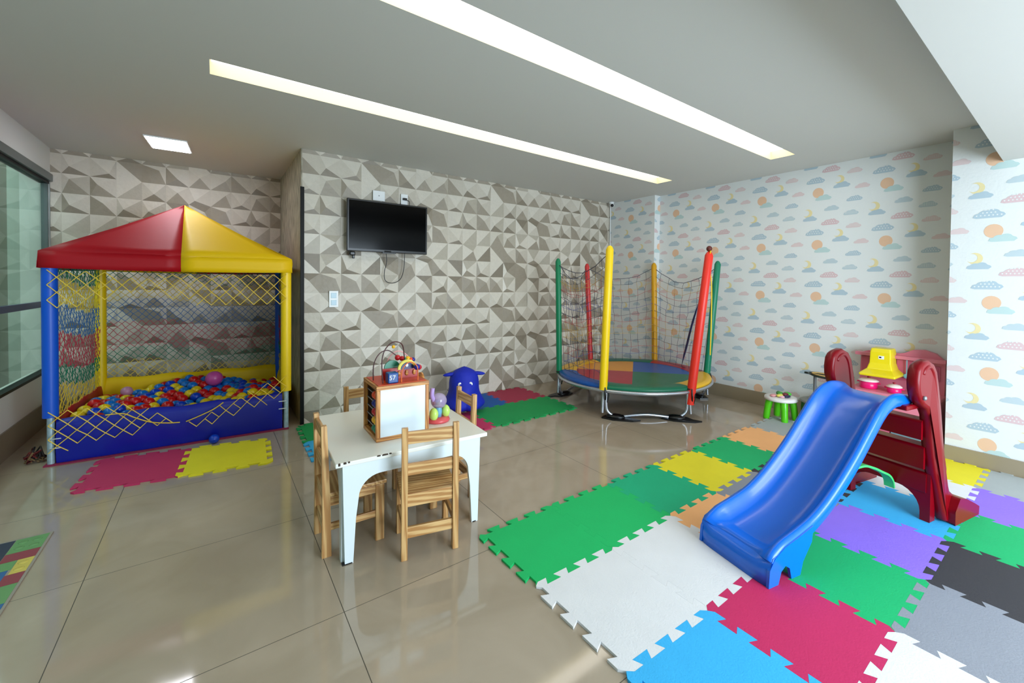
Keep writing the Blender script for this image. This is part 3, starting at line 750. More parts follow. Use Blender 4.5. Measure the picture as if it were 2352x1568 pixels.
# ================================================================== little table
wPINE = wood('pine', (176, 126, 72), (214, 172, 114), 2, 22); wPINEx = wood('pine_x', (176, 126, 72), (218, 178, 120), 0, 22); wPINEy = wood('pine_y', (176, 126, 72), (214, 172, 114), 1, 22)
mLAM = mat('laminate_white', (236, 236, 228), 0.28, noise=0.02, nscale=3)
t = thing('kids_table', 'low white children\'s table with curved aprons and chipped edges', 'table', (0.455, 2.215, 0), math.radians(-3))
TW, TD, TZ = 0.81, 0.88, 0.52
mb = MB(); mb.box((0, 0, TZ-0.022), (TW, TD, TZ), mLAM, bev=0.004); mb.build('table_top', t)
chip = mat('chipped', (60, 45, 32), 0.8); mb = MB()
for x, w_, zz in ((0.19, .018, .003), (0.215, .03, .004), (0.25, .012, .003), (0.035, .014, .006), (0.012, .01, .01), (0.055, .01, .004)):
    mb.prism([(x, -0.0006), (x+w_*.5, -0.0016), (x+w_, -0.0004), (x+w_*.8, 0.004), (x+w_*.3, 0.006)], TZ-zz-0.002, TZ+0.0005, chip)
mb.build('chips', t)
# curved apron boards (legs grow out of them)
def apron_shape(L, hleg):
    wl, wt = 0.042, 0.038; P = [(0, TZ-0.023), (L, TZ-0.023), (L-0.012, 0.0), (L-0.012-wt, 0.0), (L-0.02-wl-0.0, 0.22)]
    r = 0.105; cx, cz = L-0.02-wl-0.012-r, TZ-0.098-r
    for k in range(0, 9): a = math.radians(k*90/8); P.append((cx+r*math.cos(a), cz+r*math.sin(a)))
    cx2 = 0.02+wl+0.012+r
    for k in range(0, 9): a = math.radians(90+k*90/8); P.append((cx2+r*math.cos(a), cz+r*math.sin(a)))
    P += [(0.02+wl, 0.22), (0.012+wt, 0.0), (0.012, 0.0)]
    return P
wa = mat('apron_white', (222, 232, 236), 0.3)
def apron(L, loc, rz, name):
    Tm = Matrix.Translation(loc) @ Matrix.Rotation(rz, 4, 'Z') @ Matrix.Rotation(PI/2, 4, 'X')
    MB().prism(apron_shape(L, 0), -0.011, 0.011, wa, Tm).build(name, t, bev=0.0015)
apron(TW-0.07, (0.035, 0.035, 0), 0, 'apron'); apron(TW-0.07, (0.035, TD-0.035, 0), 0, 'apron')
apron(TD-0.09, (0.045, 0.045, 0), PI/2, 'apron'); apron(TD-0.09, (TW-0.045, 0.045, 0), PI/2, 'apron')
for x in (0.047, TW-0.047):
    for y in (0.035, TD-0.035): MB().box((x-0.012, y-0.012, -0.0), (x+0.034*(1 if x < .3 else -1), y+0.012, 0.006), mBLACK).build('foot_pad', t)

# ================================================================== chairs
def chair():
    t = thing('kids_chair', '', 'chair', group='small pine chairs around the white table')
    w2, dp = 0.145, 0.30; pw, pt = 0.034, 0.029
    for sx in (-1, 1):
        x = sx*(w2-pw/2)
        # rear posts: upright, slightly raked and tapered at the top
        P = [(-0.004, 0), (0.040, 0), (0.034, 0.30), (0.018, 0.67), (-0.008, 0.67), (-0.002, 0.30)]
        Tm = Matrix.Translation((x-pt/2, 0, 0)) @ Matrix(((0, 0, 1, 0), (1, 0, 0, 0), (0, 1, 0, 0), (0, 0, 0, 1)))
        MB().prism(P, 0, pt, wPINE, Tm).build('rear_post', t, bev=0.003)
        MB().box((x-pt/2, dp-0.045, 0), (x+pt/2, dp, 0.305), wPINE).build('leg', t, bev=0.003)
        MB().box((x-0.008, 0.035, 0.13), (x+0.008, dp-0.04, 0.165), wPINEy).build('stretcher', t, bev=0.002)
        MB().box((x-0.009, 0.035, 0.262), (x+0.009, dp-0.04, 0.302), wPINEy).build('seat_rail', t, bev=0.002)
    iw = w2-pw+0.006
    mb = MB(); mb.box((-w2+0.002, 0.030, 0.305), (w2-0.002, dp+0.012, 0.325), wPINEx, bev=0.004)
    mb.build('seat', t)
    MB().box((-iw, 0.002, 0.585), (iw, 0.017, 0.648), wPINEx).build('back_slat', t, bev=0.002)
    MB().box((-iw, 0.006, 0.425), (iw, 0.021, 0.485), wPINEx).build('back_slat', t, bev=0.002)
    MB().box((-iw, 0.008, 0.265), (iw, 0.030, 0.33), wPINEx).build('rear_rail', t, bev=0.002)
    MB().box((-iw, 0.008, 0.105), (iw, 0.026, 0.160), wPINEx).build('rear_stretcher', t, bev=0.002)
    MB().box((-iw, dp-0.03, 0.255), (iw, dp-0.012, 0.302), wPINEx).build('front_rail', t, bev=0.002)
    return t
c0 = chair()
def place(o, x, y, a, lab): o.location = (x, y, 0); o.rotation_euler = (0, 0, a); o['label'] = lab
place(c0, 0.872, 2.065, math.radians(-13.5), 'pine children\'s chair with its slatted back to the camera, in front of the table')
c1 = copy_tree(c0); place(c1, 0.432, 2.50, math.radians(-92), 'pine children\'s chair pushed in at the left side of the white table')
c2 = copy_tree(c0); place(c2, 0.845, 3.17, math.radians(178), 'pine children\'s chair behind the table, partly hidden by the activity cube')
c3 = copy_tree(c0); place(c3, 1.352, 2.60, math.radians(86), 'pine children\'s chair at the right side of the table in front of the blue animal')

# ================================================================== activity cube
t = thing('activity_cube', 'wooden activity cube with whiteboard front, bead abacus side and bead wires on top', 'toy', (0.693, 2.385, TZ+0.0005), math.radians(-2))
S = 0.295; HCU = 0.305; e = 0.022
wH = wood('honey_wood', (168, 104, 44), (212, 150, 78), 2, 30); wHx = wood('honey_wood_x', (168, 104, 44), (212, 150, 78), 0, 30); wHy = wood('honey_wood_y', (168, 104, 44), (212, 150, 78), 1, 30)
mb = MB()
for x in (0, S-e):
    for y in (0, S-e): mb.box((x, y, e), (x+e, y+e, HCU-e), wH)
for z in (0, HCU-e):
    for y in (0, S-e): mb.box((0, y, z), (S, y+e, z+e), wHx)
    for x in (0, S-e): mb.box((x, e, z), (x+e, S-e, z+e), wHy)
mb.build('cube_frame', t, bev=0.002)
MB().box((e, 0.003, e), (S-e, 0.007, HCU-e), mat('whiteboard', (226, 238, 246), 0.15)).build('whiteboard', t)
MB().box((e, S-0.008, e), (S-e, S-0.003, HCU-e), mat('dark_board', (90, 60, 34), 0.6)).build('rear_board', t)
MB().box((S-0.010, e, e), (S-0.004, S-e, HCU-e), wHy).build('side_board', t)
mTB = mat('cube_top_red', (204, 66, 22), 0.35)
MB().box((e*.6, e*.6, HCU-0.006), (S-e*.6, S-e*.6, HCU+0.003), mTB, bev=0.002).build('top_board', t)
MB().box((0.045, e, e), (0.052, S-e, HCU-e), mat('dark_wood', (84, 54, 26), 0.6)).build('inner_board', t)
beadc = [mat('bead_green', (20, 120, 90), 0.3), mat('bead_yellow', (236, 176, 20), 0.3), mat('bead_red', (190, 20, 30), 0.3), mat('bead_navy', (30, 30, 130), 0.3), mat('bead_orange', (230, 70, 20), 0.3)]
for k in range(5):
    z = 0.055+k*0.047
    rod = MB().tube([(0.018, e, z), (0.018, S-e, z)], 0.003, mGREYM, 6).build('abacus_rod', t)
    for q in range(2): MB().sphere((0.018, 0.045+0.044*q, z), 0.0215, beadc[k], 16, 10).build('abacus_bead', rod)
def wire(pts, m, name='bead_wire'): return MB().tube(catm(pts, 10), 0.0032, m, 6).build(name, t)
Z = HCU+0.003
wBR = mat('wire_brown', (74, 34, 36), 0.35); wOR = mat('wire_orange', (226, 110, 40), 0.35); wPN = mat('wire_pink', (230, 160, 160), 0.35)
wire([(0.025, 0.17, Z), (0.028, 0.172, Z+0.09), (0.06, 0.175, Z+0.15), (0.11, 0.18, Z+0.165), (0.16, 0.18, Z+0.13), (0.20, 0.17, Z+0.105), (0.245, 0.16, Z+0.09)], wBR)
wire([(0.05, 0.06, Z), (0.045, 0.065, Z+0.12), (0.065, 0.07, Z+0.19), (0.115, 0.09, Z+0.225), (0.17, 0.11, Z+0.205), (0.19, 0.13, Z+0.13), (0.20, 0.15, Z+0.06)], wBR)
wire([(0.145, 0.035, Z), (0.15, 0.035, Z+0.07), (0.19, 0.035, Z+0.11), (0.235, 0.035, Z+0.08), (0.24, 0.035, Z)], wOR)
wire([(0.115, 0.22, Z), (0.12, 0.22, Z+0.10), (0.18, 0.22, Z+0.15), (0.25, 0.22, Z+0.10), (0.262, 0.22, Z)], wPN)
nb = MB().box((0.07, 0.03, Z), (0.128, 0.088, Z+0.058), mat('block_blue', (0, 70, 140), 0.3), bev=0.006).build('number_block', t)
text_mesh('57', 0.036, mWHITE, 'number', nb, (0.093, 0.0285, Z+0.031), (PI/2, 0, 0))
def figure(poly, m, y, th, name):
    Tm = Matrix.Translation((0, y, 0)) @ Matrix(((1, 0, 0, 0), (0, 0, -1, 0), (0, 1, 0, 0), (0, 0, 0, 1)))
    return MB().prism(poly, -th/2, th/2, m, Tm).build(name, t, bev=0.001)
figure([(0.065, Z), (0.275, Z), (0.275, Z+0.05), (0.24, Z+0.065), (0.065, Z+0.065)], mat('fig_red', (170, 34, 24), 0.35), 0.14, 0.012, 'red_fence')
for k in range(3): MB().sphere((0.16+0.045*k, 0.128, Z+0.03), (0.010, 0.006, 0.016), wHx, 10, 8).build('round_peg', t)
figure([(0.085+0.04+0.045*math.cos(a), Z+0.065+0.045*math.sin(a)) for a in [math.radians(d) for d in range(0, 181, 15)]], beadc[0], 0.15, 0.012, 'tree_shape')
def arc(cx, cz, r0, r1, m, y, name):
    P = [(cx+r1*math.cos(math.radians(a)), cz+r1*math.sin(math.radians(a))) for a in range(0, 181, 12)]+[(cx+r0*math.cos(math.radians(a)), cz+r0*math.sin(math.radians(a))) for a in range(180, -1, -12)]
    figure(P, m, y, 0.012, name)
arc(0.195, Z+0.062, 0.040, 0.055, mat('rain_yellow', (226, 210, 60), 0.35), 0.09, 'rainbow'); arc(0.195, Z+0.062, 0.001, 0.038, mat('rain_navy', (20, 30, 90), 0.35), 0.09, 'rainbow_core')
MB().sphere((0.19, 0.081, Z+0.085), (0.009, 0.004, 0.011), mWHITE, 10, 8).build('white_dot', t)
for (x, y, z, k, r) in ((0.165, 0.175, Z+0.118, 2, .017), (0.188, 0.168, Z+0.112, 2, .015), (0.205, 0.165, Z+0.103, 0, .014), (0.222, 0.165, Z+0.108, 1, .016), (0.238, 0.16, Z+0.10, 4, .015), (0.252, 0.16, Z+0.10, 3, .014),
                         (0.24, 0.05, Z+0.075, 3, .018), (0.255, 0.06, Z+0.07, 2, .016), (0.262, 0.22, Z+0.04, 1, .014), (0.235, 0.22, Z+0.02, 0, .014), (0.13, 0.14, Z+0.19, 1, .010)):
    MB().sphere((x, y, z), r, beadc[k], 14, 10).build('bead', t)
MB().lathe([(0.05, 0), (0.05, 0.012), (0.02, 0.016), (0, 0.016)], wHy, 24, T=Matrix.Translation((S+0.012, 0.16, HCU-0.03)) @ Matrix.Rotation(PI/2, 4, 'Y') @ Matrix.Translation((0, 0, -0.01))).build('side_wheel', t)
# baby rattle tower on the table
t = thing('rolling_toy', 'lilac clear plastic baby toy with lime wheels and red base beside the activity cube', 'toy', (1.115, 2.545, TZ+0.0005), 0.3)
mLIM = mat('lime', (190, 225, 110), 0.3); mPUR = mat('lilac', (178, 150, 210), 0.25); mRB = mat('toy_red', (214, 84, 88), 0.3); mTQ = mat('toy_blue', (110, 170, 205), 0.3)
MB().lathe([(0.0, 0), (0.072, 0.0), (0.078, 0.010), (0.070, 0.024), (0, 0.028)], mRB, 28).build('base', t)
for sx in (-1, 1): MB().sphere((sx*0.048, -0.022, 0.056), (0.026, 0.030, 0.040), mLIM, 20, 12).build('wheel', t)
MB().lathe([(0.018, 0.028), (0.022, 0.06), (0.02, 0.085), (0.02, 0.10)], mTQ, 20, (0, -0.01)).build('body', t)
dm = mat('clear_lilac', (205, 190, 225), 0.08, trans=0.6)
MB().sphere((0.01, 0.0, 0.125), 0.050, dm, 24, 16).build('dome', t)
for k in range(5): MB().sphere((0.01+0.02*math.cos(k*1.3), 0.02*math.sin(k*1.3), 0.115), 0.009, [mPUR, mTQ, mRB, mLIM, mPUR][k], 10, 8).build('small_ball', t)
MB().tube(catm([(-0.03, 0, 0.135), (-0.045, 0, 0.17), (-0.04, 0, 0.215)]), 0.014, mPUR, 12).build('handle', t)

# ================================================================== blue animal seat
def blob_grid(fn, n=36, k=28):
    vs = []; fs = []
    for i in range(k+1):
        for j in range(n): vs.append(fn(i/k, 2*PI*j/n))
    for i in range(k):
        for j in range(n): fs.append((i*n+j, i*n+(j+1) % n, (i+1)*n+(j+1) % n, (i+1)*n+j))
    return vs, fs
mHIP = mat('plush_blue', (0, 32, 176), 0.65, bump=0.3, nscale=40, noise=0.06)
t = thing('animal_seat', 'blue rounded hippo-like animal seat with small ears and white eyes by the back wall', 'toy', (2.13, 4.17, 0.0125), math.radians(-22))
def hip(tt, a):
    z = 0.485*tt
    R = [0.0, 0.185, 0.205, 0.20, 0.182, 0.165, 0.160, 0.160, 0.155, 0.142, 0.105, 0.0]
    f = tt*(len(R)-1); i = min(int(f), len(R)-2); r = R[i]+(R[i+1]-R[i])*(f-i)
    x, y = r*math.cos(a), r*math.sin(a)*0.92
    # muzzle bulges to the front (-y) at mid height, hips at the base
    m = max(0, -math.sin(a))**2*math.exp(-((tt-0.50)/0.17)**2); y -= 0.065*m
    m2 = abs(math.cos(a))**3*math.exp(-((tt-0.14)/0.12)**2); x *= 1+0.14*m2
    m3 = max(0, -math.sin(a))**4*math.exp(-((tt-0.14)/0.12)**2)*abs(math.cos(a))*3; y -= 0.09*m3
    return (x, y, z)
vs, fs = blob_grid(hip); fix(MB().add(vs, fs, mHIP, True).build('body', t, subd=1))
for sx in (-1, 1):
    MB().sphere((0, 0, 0), (0.075, 0.026, 0.020), mHIP, 16, 10, T=Matrix.Translation((sx*0.150, -0.02, 0.405)) @ Matrix.Rotation(sx*0.12, 4, 'Y')).build('ear', t)
    ey = MB().sphere((sx*0.055, -0.150, 0.318), (0.022, 0.012, 0.024), mWHITE, 16, 10).build('eye', t)
    MB().sphere((sx*0.052, -0.160, 0.312), (0.013, 0.006, 0.015), mHIP, 12, 8).build('pupil', ey)

# ================================================================== trampoline
t = thing('trampoline', 'round children\'s trampoline with multicoloured pad, six foam covered poles and a rope net', 'trampoline', (4.05, 3.45, 0))
RT, ZTp = 0.90, 0.33
ring = [(RT*math.cos(2*PI*k/64), RT*math.sin(2*PI*k/64), ZTp-0.02) for k in range(64)]
MB().tube([(x*1.012, y*1.012, z-0.022) for x, y, z in ring], 0.019, mSTEEL, 10, closed=True).build('frame_ring', t)
MB().tube([(0.87*x, 0.87*y, z+0.006) for x, y, z in ring], 0.004, mBLACK, 6, closed=True).build('mat_ring', t)
pc = {'y': mat('pad_yellow', (232, 178, 20), 0.35, bump=0.2, nscale=9), 'g': mat('pad_green', (0, 104, 74), 0.35, bump=0.2, nscale=9), 'r': mat('pad_red', (168, 34, 50), 0.35, bump=0.2, nscale=9), 'b': mat('pad_blue', (0, 78, 160), 0.35, bump=0.2, nscale=9), 'o': mat('pad_orange', (226, 150, 30), 0.35, bump=0.2, nscale=9), 'n': mat('pad_navy', (20, 50, 150), 0.35)}
a0 = -159
# outer pad in six pieces; spans measured counter clockwise from pole 0 (front left)
padc = ['g', 'y', 'r', 'g', 'y', 'b']
for k in range(6):
    vs = []; fs = []; n = 12
    for i in range(n+1):
        a = math.radians(a0+60*k+60*i/n)
        for (r, z) in ((RT+0.004, ZTp-0.022), (RT+0.008, ZTp-0.008), (RT+0.0, ZTp+0.006), (RT-0.05, ZTp+0.016), (RT-0.14, ZTp+0.014), (RT-0.21, ZTp+0.003)):
            vs.append((r*math.cos(a), r*math.sin(a), z))
    for i in range(n):
        for q in range(5): fs.append((i*6+q, (i+1)*6+q, (i+1)*6+q+1, i*6+q+1))
    MB().add(vs, fs, pc[padc[k]], True).build('pad', t)['label'] = {'g': 'green', 'y': 'yellow', 'r': 'red', 'b': 'blue'}[padc[k]]+' pad section'
for k, c in enumerate(['g', 'b', 'o', 'r']):
    P = [(0, 0)]
    for i in range(17):
        a = math.radians(-140+90*k+90*i/16); P.append((0.72*math.cos(a), 0.72*math.sin(a)))
    MB().prism(P, ZTp-0.004, ZTp+0.0015, pc[c]).build('jumping_sheet', t)['label'] = {'g': 'green', 'o': 'orange', 'r': 'red', 'b': 'blue'}[c]+' quarter of the jumping sheet'
pole_c = [('yellow', mYELp, 1.79, .043), ('red', mat('foam_scarlet', (228, 44, 26), 0.4), 1.74, .045), ('green', mat('foam_teal', (0, 122, 88), 0.4), 1.69, .040), ('yellow', mat('foam_amber', (214, 156, 10), 0.4), 1.70, .040), ('red', mat('foam_rose', (200, 50, 50), 0.4), 1.68, .036), ('green', mGREp, 1.70, .036)]
tops = []
for k, (nm, m, zt, r) in enumerate(pole_c):
    a = math.radians(a0+60*k); c_, s_ = math.cos(a), math.sin(a)
    lean = 0.035; bx_, by_ = (RT+0.005)*c_, (RT+0.005)*s_; tx, ty = (RT+lean)*c_, (RT+lean)*s_; shf = (0.06, 0.15, 0.08, -0.04, -0.05, 0.0)[k]; tx += shf*0.787; ty -= shf*0.617
    zb = 0.30 if k != 1 else 0.16
    o = MB().tube([(bx_, by_, zb), (bx_+(tx-bx_)*.5, by_+(ty-by_)*.5, (zt+zb)/2), (tx, ty, zt-0.03), (tx, ty, zt), (tx, ty, zt+0.012)], [r, r, r*0.94, r*0.6, r*0.25], m, 14).build('pole_cover', t); o['label'] = nm+' foam pole cover'
    MB().tube([((RT+0.02)*c_, (RT+0.02)*s_, 0.06), (bx_, by_, zb+0.05)], 0.015, mSTEEL, 8).build('pole', t)
    tops.append((tx, ty, zt-0.06))
    mb = MB()
    for q in range(3):
        ddx = 0.02*math.cos(q*2+k); mb.tube(catm([(bx_+ddx, by_-0.035, 0.33), (bx_+ddx*1.6, by_-0.05, 0.25), (bx_+ddx*0.8, by_-0.04, 0.17+0.03*q)], 4), 0.008, mBLACK, 5)
    mb.tube([(bx_+0.036*math.cos(z), by_+0.036*math.sin(z), 0.315+0.002*z) for z in [q*0.5 for q in range(14)]], 0.007, mBLACK, 5)
    mb.build('strap', t)
# U shaped legs
for k in (0, 2, 4):
    a1, a2 = math.radians(a0+60*k+2), math.radians(a0+60*k+58)
    A = Vector((RT*math.cos(a1), RT*math.sin(a1), 0)); B = Vector((RT*math.cos(a2), RT*math.sin(a2), 0)); d = B-A
    prof = [(0.0, 0.30), (0.0, 0.16), (0.02, 0.075), (0.10, 0.026), (0.18, 0.018), (0.34, 0.035), (0.5, 0.044), (0.66, 0.035), (0.82, 0.018), (0.90, 0.026), (0.98, 0.075), (1.0, 0.16), (1.0, 0.30)]
    lg = MB().tube(catm([A+d*u+Vector((0, 0, z)) for u, z in prof], 5), 0.0165, mSTEEL, 10).build('leg', t)
    for u in (0.12, 0.86):
        p = A+d*u; an = math.atan2(d.y, d.x)
        Tf = Matrix.Translation((p.x, p.y, 0)) @ Matrix.Rotation(an-0.25, 4, 'Z')
        P = [(-0.14, -0.045), (-0.02, -0.09), (0.09, -0.085), (0.19, -0.075), (0.26, -0.03), (0.17, 0.0), (0.12, 0.06), (0.0, 0.08), (-0.11, 0.05)]
        MB().prism(P, 0.001, 0.016, mBLACK, Tf).sphere((0, 0, 0.020), (0.10, 0.055, 0.030), mBLACK, 14, 8, Tf).build('foot_cover', lg)
# springs, under skirt
mb = MB()
for k in range(48):
    a = 2*PI*k/48; mb.tube([(0.77*math.cos(a), 0.77*math.sin(a), ZTp-0.012), (0.885*math.cos(a), 0.885*math.sin(a), ZTp-0.02)], 0.006, mSTEEL, 5)
o = mb.build('spring', t); o['kind'] = 'stuff'
# rope net with square mesh
mb = MB(); NC = 8; NRW = 13
rn2 = random.Random(4)
nmat = [mat('rope_dark', (58, 60, 80), 0.7), mat('rope_red', (170, 70, 70), 0.7), mat('rope_yellow', (196, 160, 80), 0.7), mat('rope_blue', (80, 90, 150), 0.7)]
for k in range(6):
    A, B = Vector(tops[k]), Vector(tops[(k+1) % 6]); a1, a2 = math.radians(a0+60*k), math.radians(a0+60*k+60)
    A0 = Vector((0.84*math.cos(a1), 0.84*math.sin(a1), ZTp+0.02)); B0 = Vector((0.84*math.cos(a2), 0.84*math.sin(a2), ZTp+0.02))
    n = NC; G = {}
    for i in range(n+1):
        for j in range(NRW+1):
            u, v = i/n, j/NRW
            if k == 1: # entrance side: net pulled aside
                u = 0.42*u**1.3 if False else u
            p = (A0.lerp(B0, u)).lerp(A.lerp(B, u), v)
            sag = 0.16*math.sin(PI*u)*v**1.3 if k not in (2, ) else 0.20*math.sin(PI*u)*v**1.3
            wob = 0 if i in (0, n) else 0.012
            G[(i, j)] = p+Vector((rn2.uniform(-wob, wob), rn2.uniform(-wob, wob), -sag+rn2.uniform(-wob, wob)))
    def rowmat(j): return nmat[0] if j in (NRW, 0) else nmat[[3, 3, 1, 0, 2, 2, 1, 0, 3, 0, 1, 2, 0, 0][j]]
    if k == 1 or k == 0: continue
    for i in range(n+1):
        for j in range(NRW+1):
            if i < n: mb.tube([G[(i, j)], G[(i+1, j)]], 0.0045 if j == NRW else 0.0026, rowmat(j), 3, smooth=False, caps=False)
            if j < NRW: mb.tube([G[(i, j)], G[(i, j+1)]], 0.0026, rowmat(j), 3, smooth=False, caps=False)
# gathered net bundle of the open side, tied up to the red pole
A = Vector(tops[1]); base = Vector((0.30, -0.25, ZTp+0.02))
b0 = Vector((0.84*math.cos(math.radians(a0+150)), 0.84*math.sin(math.radians(a0+150)), ZTp+0.03))
for q in range(22):
    off = rn2.uniform(-1, 1)
    mb.tube(catm([A+Vector((0, 0, 0.0)), A.lerp(b0, 0.25)+Vector((off*0.03, off*0.02, -0.06)), A.lerp(b0, 0.55)+Vector((off*0.06, off*0.05, rn2.uniform(-.03, .03))), A.lerp(b0, 0.8)+Vector((off*0.07, off*0.06, 0)), b0+Vector((off*0.16, off*0.1, 0))], 5), 0.003, nmat[(0, 3, 0, 1)[q % 4]], 3)
mb.build('rope_net', t)
mb = MB(); tp = Vector(tops[1])
mb.tube(catm([tp+Vector((-0.03, -0.03, 0.05)), tp+Vector((0.03, 0, 0.09)), tp+Vector((0.035, 0.02, -0.05)), tp+Vector((0.036, -0.01, -0.25)), tp+Vector((0.03, -0.02, -0.6)), tp+Vector((0.02, -0.02, -1.0))], 6), 0.006, mYELp, 6)
mb.sphere(tuple(tp+Vector((0.0, 0.0, 0.10))), (0.03, 0.03, 0.03), mat('knot_brown', (90, 30, 20), 0.6), 10, 8)
mb.build('pole_tie', t)

# ================================================================== slide
th = math.radians(-12)
t = thing('slide', 'blue plastic children\'s slide on a dark red ladder with rounded handrails', 'slide', (2.05, 1.08, 0.0125), th)
mSLB = mat('slide_blue', (0, 104, 222), 0.24, spec=0.45, coat=0.15); mSLR = mat('slide_red', (122, 0, 14), 0.3, spec=0.3)
rim = catm([(0, 0, 0.118), (0.03, 0, 0.148), (0.10, 0, 0.18), (0.20, 0, 0.203), (0.32, 0, 0.238), (0.44, 0, 0.30), (0.56, 0, 0.385), (0.68, 0, 0.485), (0.80, 0, 0.60), (0.90, 0, 0.695), (0.98, 0, 0.748), (1.07, 0, 0.775), (1.16, 0, 0.772), (1.24, 0, 0.755)], 4)
vs = []; fs = []; HW = 0.198
def bed(u):
    return 0.075 if u > 0.10 else 0.075*max(0.25, u/0.10)**0.6
rows = []
for p in rim:
    rows.append((p.x, p.z))
for ri, (u, z) in enumerate(rows):
    i0, i1 = max(0, ri-1), min(len(rows)-1, ri+1); tx, tz = rows[i1][0]-rows[i0][0], rows[i1][1]-rows[i0][1]; L = math.hypot(tx, tz); nx_, nz_ = -tz/L, tx/L
    d = bed(u); sk = 0.075
    top_f = max(0, (u-0.9)/0.3); d *= (1-0.55*min(1, top_f))
    sec = [(-HW+0.004, -sk), (-HW-0.004, -sk*0.75), (-HW-0.006, -sk*.35), (-HW-0.002, -0.010), (-HW+0.010, 0.0), (-HW+0.024, 0.002), (-HW+0.036, -0.006), (-HW+0.05, -d*0.45), (-HW+0.068, -d*0.82), (-HW+0.10, -d*0.98), (-0.05, -d*1.05)]
    sec = sec+[(-a, b_) for a, b_ in sec[::-1]]
    flare = 1+0.03*math.exp(-u/0.12)
    for v, wv in sec: vs.append((u+nx_*wv, v*flare, max(0.004, z+nz_*wv)))
ns = 22
for i in range(len(rows)-1):
    for k in range(ns-1): fs.append((i*ns+k, (i+1)*ns+k, (i+1)*ns+k+1, i*ns+k+1))
o = MB().add(vs, fs, mSLB, True).build('chute', t, subd=1)
md = o.modifiers.new('s', 'SOLIDIFY'); md.thickness = 0.010; md.offset = -1; o.modifiers.move(1, 0)
# foot: rounded nose with flanks standing on the floor
def flank(v0, v1):
    P = [(-0.012, 0.0), (0.055, 0.0), (0.075, 0.055), (0.105, 0.075), (0.135, 0.055), (0.150, 0.0), (0.215, 0.0), (0.235, 0.06), (0.30, 0.14), (0.31, 0.215), (0.20, 0.186), (0.10, 0.163), (0.03, 0.128), (-0.005, 0.08)]
    Tm = Matrix.Translation((0, v0, 0)) @ Matrix(((1, 0, 0, 0), (0, 0, 1, 0), (0, 1, 0, 0), (0, 0, 0, 1)))
    return P, Tm
mb = MB()
for v0 in (-HW-0.011, HW-0.004):
    P, Tm = flank(v0, 0); mb.prism(P, 0, 0.015, mSLB, Tm)
vs = []; fs = []; prof = [(0.10, 0.108), (0.06, 0.104), (0.03, 0.104), (0.008, 0.098), (-0.008, 0.08), (-0.014, 0.05), (-0.016, 0.0), (-0.004, 0.0), (0.0, 0.06), (0.02, 0.085), (0.06, 0.092)]
NVV = 16
for k in range(NVV+1):
    q = k/NVV; v = -HW-0.009+(2*HW+0.018)*q; e2 = abs(2*q-1)**6
    for (u, z) in prof: vs.append((u+0.012*e2, v, min(0.145, z*(1+0.32*e2)) if z > 0.05 else z))
for k in range(NVV):
    for q in range(len(prof)-1): a = k*len(prof)+q; fs.append((a, a+1, a+len(prof)+1, a+len(prof)))
mb.add(vs, fs, mSLB, True); mb.build('slide_foot', t)
